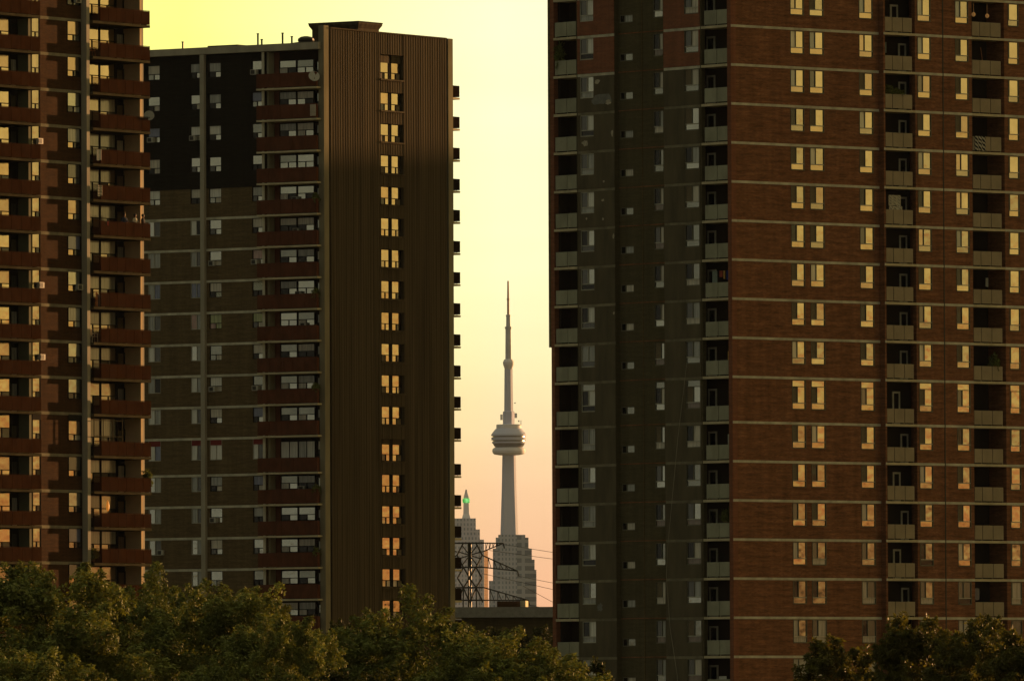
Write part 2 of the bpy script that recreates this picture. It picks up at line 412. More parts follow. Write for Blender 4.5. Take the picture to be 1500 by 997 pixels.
# ================================================================ right building
def build_right():
    a = 0.854549
    ox, oy = 14.932, 703.862
    root = thing('apartment_building', 'tall red brick apartment tower with grey balconies and a dark painted side, at the right',
                 'building', (ox, oy, 0))
    F = Face(root, ox, oy, math.pi/2 - a)          # red brick front, x to the right
    E = Face(root, ox, oy, -a)                     # dark side, x negative towards the left
    Z = lambda i: 46.814 + CAMZ - H*i - (.43 if i > 9 else 0)
    TOP = Z(-3) + .9; LAST = 17
    rnd = random.Random(11)
    st = range(-1, LAST)
    def slots(t, b): return [(Z(i) + b - (.43 if i == 9 else 0), Z(i) + t) for i in st]
    # ---- front walls
    w = MB()
    wall(w, .45, 13.75, 0, .35, 0, TOP, [(5.5, 6.77, slots(-.12, -1.71)), (7.28, 8.61, slots(-.12, -1.71)), (11.91, 13.22, slots(-.12, -1.71))])
    bal = [(Z(i + 1) + .085, Z(i) - .085) for i in st]
    wall(w, 13.75, 48, -.5, -.15, 0, TOP, [(13.9, 16.74, bal), (16.94, 18.21, slots(-.12, -1.71)), (20.53, 21.8, slots(-.12, -1.71)),
                                           (22.13, 25.23, bal), (25.59, 26.62, slots(-.12, -1.71))])
    w.box(13.75, 13.9, -.15, 1.4, 0, TOP)
    for x in (17.35, 22.0, 25.23): w.box(x, x + .12, -.149, 1.4, 0, TOP)
    F.put('wall', w.mesh('front_wall', M['brick_red']))
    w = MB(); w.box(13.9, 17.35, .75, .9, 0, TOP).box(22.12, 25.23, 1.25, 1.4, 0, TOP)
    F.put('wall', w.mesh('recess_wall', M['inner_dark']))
    p = MB(); p.box(0, .45, -.03, .35, 0, TOP)
    F.put('corner_pier', p.mesh('corner_pier', M['brick_pier']))
    j = MB(); j.box(19.31, 19.40, -.53, -.502, 0, TOP)
    F.put('expansion_joint', j.mesh('expansion_joint', M['metal_dark']))
    # ---- dark side walls
    w = MB()
    wall(w, -15.82, -11.89, 0, .35, 0, TOP, [(-15.44, -14.02, slots(-.12, -1.6))])
    wall(w, -6.77, -2.97, 0, .35, 0, TOP, [(-4.67, -3.21, slots(-.12, -1.66))])
    w.box(-15.82, -15.7, .35, 1.4, 0, TOP).box(-4.6, -4.48, .35, 1.4, 0, TOP).box(-6.77, -6.65, .35, .72, 0, TOP)
    w.box(-12.0, -11.89, .35, .72, 0, TOP)
    E.put('wall', w.mesh('side_wall', M['brick_olive']))
    w = MB()
    wall(w, -11.89, -6.77, .37, .72, 0, TOP, [(-11.75, -10.4, [(Z(i) - 1.86 - (.43 if i == 9 else 0), Z(i) - 1.32 - (.43 if i == 9 else 0)) for i in st]), (-8.3, -7.29, slots(-.12, -1.68))])
    E.put('wall', w.mesh('stair_wall', M['brick_olive']))
    w = MB(); w.box(-18.58, -18.23, 0, 1.4, 0, TOP)
    E.put('end_pier', w.mesh('end_pier', M['brick_pier']))
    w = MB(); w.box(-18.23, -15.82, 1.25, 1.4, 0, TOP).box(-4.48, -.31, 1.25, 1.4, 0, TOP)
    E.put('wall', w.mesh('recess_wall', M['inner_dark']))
    w = MB(); w.box(-.31, -.001, .36, 1.4, 0, TOP)
    E.put('corner_pier', w.mesh('corner_pier', M['brick_pier']))
    w = MB(); w.box(-.31, -.002, -.03, .0, 0, TOP); w.box(-.31, -.002, .0, .36, 0, TOP)
    E.put('corner_pier', w.mesh('corner_pier', M['brick_pier']))
    w = MB(); w.box(-19.13, -18.6, .25, 5.0, Z(8) - .1, TOP)
    E.put('side_bay', w.mesh('side_bay', M['brick_mid']))
    # painted panels over the side wall: red at the top storeys, olive below
    for i in range(-3, 19):
        zt, zb = Z(i) - .11, Z(i + 1) + .10
        mt = 'brick_pier' if i < 1 else 'paint_olive'
        for (x0, x1, wx0, wx1, wb) in ((-15.70, -11.885, -15.44, -14.02, -1.6), (-6.775, -3.09, -4.67, -3.21, -1.66)):
            pm = MB(); zz = Z(i) - .12; zw = Z(i) + wb - (.43 if i == 9 else 0)
            if i in st:
                pm.box(x0, wx0 - .001, -.05, -.002, zb, zt).box(wx1 + .001, x1, -.05, -.002, zb, zt).box(wx0 - .001, wx1 + .001, -.05, -.002, zb, zw)
            else: pm.box(x0, x1, -.05, -.002, zb, zt)
            E.put('wall_panel', pm.mesh('wall_panel', M[mt]))
            fl = MB(); fl.box(x0, x1, -.024, -.001, Z(i) - .10, Z(i) + .085)
            E.put('floor_band', fl.mesh('floor_band', M['concrete_band'] if i < 2 else M['band_mid']))
        fl = MB(); fl.box(-11.88, -6.78, .345, .369, Z(i) + .02, Z(i) + .085)
        E.put('floor_band', fl.mesh('floor_band', M['brick_red']))
    j = MB(); j.box(-9.47, -9.40, .335, .368, 0, TOP)
    E.put('upright_pipe', j.mesh('upright_pipe', M['brick_mid']))
    # repair patches on the painted panels
    for (x, i, dz, rx, rzz, mt) in ((-13.2, 1, -1.75, 1.15, .42, 'paint_patch'), (-12.5, 1, -2.0, .35, .2, 'paint_spot'), (-13.6, 1, -.5, .28, .16, 'paint_spot'),
                                    (-14.9, 2, -2.05, .36, .2, 'paint_spot'), (-12.1, 2, -1.5, .12, .3, 'paint_spot'), (-13.0, 3, -2.1, .12, .08, 'paint_spot'),
                                    (-13.1, 4, -.75, .16, .1, 'paint_spot'), (-14.8, 4, -1.95, .1, .09, 'paint_spot'), (-13.1, 4, -2.05, .1, .1, 'paint_spot'),
                                    (-12.0, 7, -.6, .1, .12, 'paint_spot'), (-12.0, 5, -.6, .1, .2, 'paint_spot'), (-13.6, 14, -1.8, .3, .3, 'paint_patch')):
        n = 14; pts = []
        for k in range(n):
            t = 2*math.pi*k/n; q = rnd.uniform(.65, 1.15); pts.append((x + rx*q*math.cos(t), Z(i) + dz + rzz*q*math.sin(t)))
        b = MB(); b.v = [(px, -.053, pz) for px, pz in pts] + [(px, -.0505, pz) for px, pz in pts]
        b.f = [tuple(range(n))] + [(k, k + n, (k + 1) % n + n, (k + 1) % n) for k in range(n)]; b.m = [0] * (n + 1)
        E.put('repair_patch', b.mesh('repair_patch', M[mt]))
    # ---- floor bands on the front
    fb = MB(); fb.box(.451, 13.749, -.03, -.001, -.085, .085)
    fbm = fb.mesh('floor_band', M['concrete_band'])
    fb2m = [MB().box(p, q, -.53, -.501, -.085, .085).mesh('floor_band', M['concrete_band']) for p, q in ((16.745, 19.305), (19.405, 22.125), (25.235, 48), (13.752, 13.895))]
    fc = MB(); fc.box(.0, .451, -.06, -.031, -.085, .085); fcm = fc.mesh('floor_band', M['concrete_band'])
    for i in range(-3, 20):
        F.put('floor_band', fbm, 0, 0, Z(i)); [F.put('floor_band', q, 0, 0, Z(i)) for q in fb2m]; F.put('floor_band', fcm, 0, 0, Z(i))
    # ---- core and roof
    w = MB(); w.box(1.5, 46.5, 1.5, 17.4, 0, TOP - .3); w.box(0.3, 48, 1.41, 18.5, TOP - .299, TOP - .1)
    w.box(47.6, 48, .36, 18.5, 0, TOP - .31); w.box(.4, 47.6, 18.0, 18.5, 0, TOP - .31)
    F.put('building_core', w.mesh('building_core', M['inner_dark']))
    # ---- windows: the hundred that show largest are parts, the rest one stuff part
    cand = []
    def mats_front(i, c):
        r = rnd.random()
        left = M['g_screen'] if r < .5 else M[rnd.choice(['g_dark', 'c_dark', 'c_brown', 'c_grey', 'c_cream', 'g_half'])]
        if r > .94: left = M['g_sky3']
        right = M[rnd.choice(['g_sky', 'g_sky', 'g_sky', 'g_sky', 'g_sky4', 'g_sky4', 'g_sky3'])]
        low = M[rnd.choice(['g_sky2', 'g_sky2', 'g_sky2', 'g_sky', 'g_sky3', 'g_half'])]
        if i >= 14 or (i == 13 and rnd.random() < .6): return [M[rnd.choice(['c_dark', 'g_dark', 'c_grey'])], M[rnd.choice(['c_grey', 'c_dark', 'g_half'])], M[rnd.choice(['c_grey', 'g_half', 'g_dark'])], M['g_half']]
        return [left, right, low, M['g_sky']]
    def mats_side(i):
        left = M[rnd.choice(['g_dark', 'g_dark', 'c_dark', 'g_dark', 'g_screen'])]
        right = M[rnd.choice(['c_cream', 'c_grey', 'g_grey', 'c_cream', 'g_grey2'])]
        low = M[rnd.choice(['g_grey', 'c_brown', 'g_grey2', 'c_cream'])]
        return [left, right, low, M['g_grey2']]
    for i in st:
        ex = .43 if i == 9 else 0
        for (x0, x1, y, pri) in ((5.5, 6.77, -.02, 0), (7.28, 8.61, -.02, 0), (11.91, 13.22, -.02, 1), (16.94, 18.21, -.52, 0), (20.53, 21.8, -.52, 0), (25.59, 26.62, -.52, 2)):
            cand.append((pri, i, F, x0, x1, Z(i) - .12, 1.59 + ex, .40 if x1 < 25 else .10, .42, mats_front(i, x0), 'frame_olive', ex, y))
        cand.append((1, i, E, -15.44, -14.02, Z(i) - .12, 1.48 + ex, .5, .40, [M[rnd.choice(['c_dark', 'c_grey', 'g_dark', 'c_dark'])], M[rnd.choice(['c_grey', 'c_white', 'g_grey'])], M[rnd.choice(['g_dark', 'c_grey', 'c_dark'])], M['g_grey2']], 'frame_pale', ex, .0))
        cand.append((1, i, E, -4.67, -3.21, Z(i) - .12, 1.54 + ex, .48, .42, mats_side(i), 'frame_olive', ex, .0))
        cand.append((2, i, E, -8.3, -7.29, Z(i) - .12, 1.56 + ex, .60, .44, mats_side(i), 'frame_olive', ex, .40))
    cand.sort(key=lambda c: (c[0], abs(c[1] - 6)))
    stuff = []
    for n, c in enumerate(cand):
        (_, i, f, x0, x1, zt, h, sp, tr, mats, fr, ex, y) = c
        o = window_w3(f, x0, x1, zt, h, sp, tr, mats, fr, ex, y)
        if n >= 100: stuff.append(o)
    # merge the remaining windows into one part
    v = []; fcs = []; mi = []; ml = []
    for o in stuff:
        for q in [o] + list(o.children):
            mw = Matrix.Translation(o.location) @ Matrix.Rotation(o.rotation_euler.z, 4, 'Z') @ Matrix.Translation(q.location if q is not o else (0, 0, 0))
            b = len(v); v += [tuple(mw @ p.co) for p in q.data.vertices]
            for p in q.data.polygons:
                fcs.append(tuple(b + k for k in p.vertices)); mm = q.material_slots[p.material_index].material
                if mm not in ml: ml.append(mm)
                mi.append(ml.index(mm))
    for o in stuff:
        for q in list(o.children): bpy.data.objects.remove(q)
        bpy.data.objects.remove(o)
    me = bpy.data.meshes.new('remaining_windows'); me.from_pydata(v, [], fcs)
    for mm in ml: me.materials.append(mm)
    me.polygons.foreach_set('material_index', mi); me.update()
    so = link('windows', me, root); so['kind'] = 'stuff'
    # small bathroom slots on the side
    for i in st:
        ex = .43 if i == 9 else 0
        window_sl(E, -11.75, -10.4, Z(i) - 1.32 - ex, .54, [M['g_dark'], M[rnd.choice(['c_cream', 'g_grey2', 'c_grey', 'g_grey2'])]], 'frame_olive', .40, name='bathroom_window', split=.36)
    # ---- balconies
    def balcony(f, x0, x1, y0, i, panels, par0, par1, pm, dx, dw):
        def sl(): return MB().box(0, x1 - x0, 0, 1.20, -.085, .085).mesh('balcony_slab', M['concrete_edge'])
        b = f.put('balcony', cached(('rs', x0), sl), x0, y0 - .02, Z(i))
        def pr():
            q = MB(); wd = par1 - par0; e = [0] + list(panels) + [1]
            for k in range(len(e) - 1): q.box(wd*e[k] + .03, wd*e[k+1] - .03, 0, .06, .17, 1.14)
            for k in range(len(e)): q.box(min(max(wd*e[k] - .02, 0), wd - .04), min(max(wd*e[k] - .02, 0), wd - .04) + .04, .06, .10, .085, 1.12)
            return q.mesh('parapet', M[pm])
        f.put('parapet', cached(('rp', x0), pr), par0 - x0, .03, 0, b)
        if dx is not None: door(f, b, dx - x0, 1.20, .0855, dw, 2.03 + (.25 if i == 10 else 0))
        return b
    for i in range(-1, LAST + 1):
        s = rnd.choice([0, 0, 0, -.75])
        if i < 0: s = 0
        balcony(F, 13.9, 16.74, -.5, i, (.27, .65), 13.9, 16.48, 'parapet_taupe', 16.28 + s, .72)
        balcony(F, 22.13, 25.23, -.5, i, (.27, .63), 22.16, 24.94, 'parapet_taupe', None, .8)
        balcony(E, -18.23, -15.82, 0, i, (.55,), -18.12, -15.86, 'parapet_grey', None, .8)
        balcony(E, -2.97, -.31, 0, i, (.55,), -2.69, -.35, 'parapet_grey', -3.75, .85)
    return F, E, Z
RF, RE, RZ = build_right()

# ================================================================ middle building
def build_middle():
    a = 0.593885
    ox, oy = -15.919, 867.574
    root = thing('apartment_building', 'apartment slab with a ribbed brown windowed end wall and rust red balconies, in the middle', 'building', (ox, oy, 0))
    F = Face(root, ox, oy, -a)                      # long side, x negative to the left
    gx, gy = ox + .32*math.cos(a), oy - .32*math.sin(a)
    E = Face(root, gx, gy, math.pi/2 - a)           # ribbed end wall
    Z = lambda i: 55.27 + CAMZ - H*i - (.43 if i > 12 else 0)
    FT = 56.47 + CAMZ; GT = 57.75 + CAMZ
    rnd = random.Random(23)
    st = range(0, 18)
    ops = lambda t, b: [(Z(i) + b - (.43 if i == 12 else 0), Z(i) + t + (.62 if i == 0 else 0)) for i in st]
    cols = [(-17.95, -16.66), (-13.49, -12.28), (-11.57, -10.3), (-7.12, -6.05)]
    # ---- long wall, brick below, black paint on the upper storeys
    zb = Z(4)
    for (z0, z1, mt) in ((0, zb, 'brick_mid'), (zb, FT - .6, 'paint_black')):
        w = MB()
        oo = [(x0, x1, [(max(q0, z0), min(q1, z1)) for q0, q1 in ops(-.10, -1.36) if q1 > z0 and q0 < z1]) for x0, x1 in cols]
        wall(w, -32, -5.78, 0, .35, z0, z1, oo)
        F.put('wall', w.mesh('long_wall', M[mt]))
    w = MB(); w.box(-6.02, -5.78, .36, 1.3, 0, FT - .61).box(-6.03, -5.78, -.06, -.001, 0, FT - .61)
    F.put('pier', w.mesh('pier', M['pier_pale']))
    w = MB(); w.box(-12.26, -11.84, -.32, -.002, 0, FT - .601)
    F.put('pier', w.mesh('pier', M['concrete']))
    w = MB(); w.box(-5.78, -.001, 1.16, 1.3, 0, FT - .61); F.put('wall', w.mesh('recess_wall', M['inner_dark']))
    w = MB(); w.box(-5.776, -5.60, .36, 1.155, 0, FT - .62); F.put('wall', w.mesh('recess_side_wall', M['side_pale']))
    w = MB(); w.box(-5.55, -5.03, 1.10, 1.158, 0, FT - .62); F.put('infill_panel', w.mesh('infill_panel', M['door_red']))
    fs = MB(); fs.box(-32, -.002, -.34, 1.0, FT - .58, FT); F.put('roof_fascia', fs.mesh('roof_fascia', M['concrete']))
    fbm = MB().box(-32, -5.78, -.03, -.001, -.10, .10).mesh('floor_band', M['concrete_band'])
    fbk = MB().box(-32, -5.78, -.02, -.001, -.10, .10).mesh('floor_band', M['paint_black'])
    for i in range(0, 19): F.put('floor_band', fbm if i > 4 else fbk, 0, 0, Z(i))
    # ---- concrete fins at the ends of the ribbed wall
    w = MB(); w.box(0, .70, 0, .55, 0, GT + .12); E.put('fin_wall', w.mesh('fin_wall', M['fin_concrete']))
    w = MB(); w.box(18.42, 19.12, -.02, .55, 0, GT - .05); E.put('fin_wall', w.mesh('fin_wall', M['fin_concrete']))
    # ---- ribbed end wall
    w = MB()
    wz = [(Z(i) - 1.48, Z(i) + (.18 if i else .72)) if i != 12 else (Z(i) - 1.48 - .43, Z(i) + .06) for i in st]
    wz = [(q0, q1 - .12) for q0, q1 in wz]
    wall(w, .95, 18.15, 0, .35, 0, GT, [(8.22, 11.66, wz)])
    x = 1.0
    while x < 18.1:
        if 8.1 < x + .06 < 11.75: pass
        else: w.box(x, x + .13, -.024, -.001, 0, GT - .12)
        x += .36
    x = 8.34
    while x < 11.6:
        z = 0.0
        for q0, q1 in sorted(wz):
            if q0 - .16 > z: w.box(x, x + .13, -.024, -.001, z + .02, q0 - .16)
            z = q1
        w.box(x, x + .13, -.024, -.001, z + .02, GT - .12)
        x += .36
    w.box(.95, 18.15, -.10, -.001, GT - .119, GT - .02)
    w.box(8.02, 8.16, -.045, -.002, 0, GT - .121).box(11.72, 11.86, -.045, -.002, 0, GT - .121)
    E.put('end_wall', w.mesh('end_wall', M['clad_brown']))
    w = MB(); w.box(.70, 18.42, .36, .55, 0, GT - .2); E.put('wall', w.mesh('backing_wall', M['inner_dark']))
    for i in st:
        q0, q1 = wz[i]
        s = MB().box(8.165, 11.715, -.13, .30, -.13, 0); E.put('window_sill', cached(('msill',), lambda: s.mesh('window_sill', M['clad_brown'])), 0, 0, q0)
        ex = q1 - q0 - 1.40
        ln = rnd.random()
        pick = lambda: M[rnd.choice(['g_sky', 'g_sky', 'g_sky', 'g_sky2'])]
        lowd = lambda: M[rnd.choice(['g_screen', 'g_dark', 'g_screen', 'g_half'])]
        for (x0, x1, sw) in ((8.62, 9.91, 0), (10.20, 11.62, 1)):
            up, lo = pick(), pick()
            if i >= 16: lo = M['c_grey']
            ms = [up, lowd(), lo] if sw == 0 else [up, lo, lowd()]
            if rnd.random() < .14 and sw == 0: ms[1] = M['g_sky2']
            window_u2(E, x0, x1, q1 - .001, q1 - q0 - .002, .56, ms, 'frame_dark', .24, extra=max(0, ex - .05) if ex > .2 else 0.0, band='clad_brown')
        for xa, xb in ((9.911, 10.199), (11.621, 11.655), (8.225, 8.619)):
            o = E.put('window_mullion', cached(('mmul', xa), lambda: MB().box(xa, xb, .25, .34, 0, 1).mesh('window_mullion', M['frame_dark'])), 0, 0, q0)
            o.scale = (1, 1, q1 - q0 - .003)
    # ---- windows of the long side
    def um():
        r = rnd.random()
        up = M[rnd.choice(['g_grey', 'g_grey', 'c_cream', 'c_grey', 'g_grey2', 'c_white'])] if r < .9 else M[rnd.choice(['c_pink', 'c_green', 'c_blue'])]
        return [up, M[rnd.choice(['g_dark', 'g_grey2', 'g_dark', 'c_dark'])], M[rnd.choice(['g_grey', 'c_cream', 'g_grey', 'g_dark'])]]
    for i in st:
        for k, (x0, x1) in enumerate(cols):
            zt = Z(i) - .10; h = 1.26
            if i == 12:
                window_sl(F, x0, x1, zt, 1.26 + .43, [M['c_white'], M[rnd.choice(['c_blue', 'c_white', 'c_dark'])]], 'frame_pale', .03, extra=.40)
            elif i > 4 and k < 2 or (i > 12 and k < 2):
                window_sl(F, x0, x1, zt, h, [M['c_blue' if i == 7 and k == 1 else 'c_pink' if i == 8 and k == 1 else rnd.choice(['g_grey', 'c_grey', 'c_white'])], M['c_blue' if i == 7 else rnd.choice(['c_dark', 'c_grey', 'c_dark', 'g_dark', 'c_grey'])]], 'frame_pale', .03)
            else:
                ms = um()
                if i == 7 and k == 2: ms = [M['c_cream'], M['g_dark'], M['papers']]
                if i == 7 and k == 3: ms = [M['papers'], M['g_dark'], M['g_dark']]
                if i == 8 and k == 2: ms = [M['c_green'], M['c_pink'], M['c_green']]
                window_u2(F, x0, x1, zt + (.62 if i == 0 else 0), h + (.62 if i == 0 else 0), .48, ms, 'frame_dark', .06, extra=.62 if i == 0 else 0.0, band='paint_black')
    # ---- balconies on the long side
    for i in range(1, 19):
        def sl(): return MB().box(-6.2, -.002, -.62, 1.15, -.03, .12).mesh('balcony_slab', M['concrete_edge'])
        b = F.put('balcony', cached(('ms',), sl), 0, 0, Z(i))
        def pr():
            q = MB()
            for k in range(5): q.box(-6.18 + k*1.225, -6.18 + (k + 1)*1.225 - .02, -.62, -.56, .17, 1.34)
            q.box(-6.18, -6.12, -.555, -.002, .17, 1.34); q.box(-.12, -.06, -.555, -.30, .17, 1.30)
            for k in range(9): q.box(-6.15 + k*.75, -6.10 + k*.75, -.60, -.57, .12, .17)
            return q.mesh('parapet', M['parapet_wine'])
        F.put('parapet', cached(('mp',), pr), 0, 0, 0, b)
        zt = Z(i - 1) - Z(i) - .12 + (.55 if i == 1 else 0); 
        if i == 13:
            window_sl(F, -5.0, -3.2, zt - .2, 1.5, [M['c_white'], M['c_white']], 'frame_dark', 1.04, parent=b)
            window_sl(F, -3.2, -1.45, zt - .2, 1.5, [M['c_grey'], M['c_white']], 'frame_dark', 1.04, parent=b)
        else:
            for x0, x1 in ((-5.0, -3.24), (-3.2, -1.45)):
                t0 = M[rnd.choice(['g_grey', 'c_cream', 'g_grey2', 'c_grey'])]
                window_u2(F, x0, x1, zt - (.55 if i == 1 else 0), 1.13, .5, [t0, M[rnd.choice(['g_grey', 'g_dark', 'c_cream'])], M[rnd.choice(['g_grey', 'g_dark', 'g_grey'])]], 'frame_dark', 1.04, parent=b)
        window_u2(F, -1.2, -.05, zt - .2 - (.55 if i == 1 else 0), 1.25, .5, [M[rnd.choice(['c_grey', 'c_cream', 'g_grey2'])], M['g_dark'], M['g_dark']], 'frame_dark', 1.04, parent=b)
    # ---- balconies of the far side, seen past the end wall
    for i in range(1, 19):
        def sl(): return MB().box(19.125, 20.20, .02, 3.7, -.06, .10).mesh('balcony_slab', M['concrete_edge'])
        b = E.put('balcony', cached(('mfs',), sl), 0, 0, Z(i))
        def pr():
            q = MB(); q.box(20.12, 20.19, .04, 3.68, .16, 1.12); q.box(19.14, 20.115, .04, .10, .16, 1.12)
            for x in (19.2, 19.7): q.box(x, x + .04, .06, .09, .10, .16)
            return q.mesh('parapet', M['parapet_far'])
        E.put('parapet', cached(('mfp',), pr), 0, 0, 0, b)
    # ---- core, roof, penthouse
    w = MB(); w.box(1.5, 18.9, 1.4, 31, 0, FT - .7); w.box(.40, 19.0, .56, 31, FT - .6, FT - .2)
    w.box(18.6, 19.1, .56, 32, 0, FT - .01); w.box(.3, 18.6, 31.2, 32, 0, FT)
    w.box(.9, 18.3, .36, .6, FT, GT - .1)
    E.put('building_core', w.mesh('building_core', M['roof']))
    p = MB(); z1 = 58.76 + CAMZ
    p.box(-6.5, -1.75, 8.0, 11.1, FT - .3, z1 - .85)
    ring = lambda g, z: [(-6.5 - g, 8 - g, z), (-1.75 + g, 8 - g, z), (-1.75 + g, 11.1 + g, z), (-6.5 - g, 11.1 + g, z)]
    p.loft([ring(0, z1 - .849), ring(.0, z1 - .62), ring(.20, z1 - .28), ring(.22, z1 - .12)])
    x = -6.4
    while x < -1.85: p.box(x, x + .1, 7.95, 7.999, FT - .3, z1 - .9); x += .28
    y = 8.1
    while y < 11.0: p.box(-1.749, -1.70, y, y + .1, FT - .3, z1 - .9); y += .28
    o = F.put('penthouse', p.mesh('penthouse', M['clad_brown']))
    w = MB(); w.box(-6.74, -1.51, 7.76, 11.34, z1 - .119, z1 - .04)
    F.put('roof_cap', w.mesh('penthouse_cap', M['band_dark']))
    w = MB(); w.tube((-1.68, 8.02, FT - .3), (-1.68, 8.02, z1 - .9), .09, 10)  # pipe added so its rim catches the sun like a lit slit
    F.put('upright_pipe', w.mesh('upright_pipe', M['steel']))
    # roof upstand
    w = MB(); w.box(-12.3, -9.2, .9, 3.5, FT - .2, FT + .20); F.put('roof_upstand', w.mesh('roof_upstand', M['roof']))
    # ---- vent pipes and dome on the roof
    for (x, y, h, lab) in ((-15.1, 1.2, .62, 'short lone vent pipe near the left end of the dark painted block roof'),
                           (-7.3, 1.2, 1.0, 'tall vent pipe left of a shorter pipe on the middle building roof'),
                           (-6.9, 1.2, .5, 'shortest vent pipe beside a taller pipe on the middle building roof'),
                           (-4.75, 1.2, .95, 'tall vent pipe nearest left of the roof ventilator dome'),
                           (-3.8, 1.2, .62, 'vent pipe standing right at the roof ventilator dome')):
        b = MB().tube((0, 0, -.2), (0, 0, h), .075, 8).tube((0, 0, h), (0, 0, h + .08), .11, 8)
        w_ = F.world(x, y, FT); tag(link('vent_pipe', b.mesh('vent_pipe', M['metal_dark']), None, w_, 0), lab, 'vent pipe', 'vent pipes on the middle building roof')
    t = thing('roof_ventilator', 'low dome ventilator on the roof beside the brown penthouse', 'ventilator', F.world(-3.05, 2.2, FT - .2))
    link('base', MB().lathe([(1.15, 0), (1.15, .35), (.7, .42)], 20).mesh('vent_base', M['roof']), t)
    link('dome', MB().lathe([(.62, .42), (.70, .55), (.66, .72), (.45, .86), (.15, .92)], 20).mesh('vent_dome', M['metal_dark']), t)
    return F, E, Z
MF, ME_, MZ = build_middle()

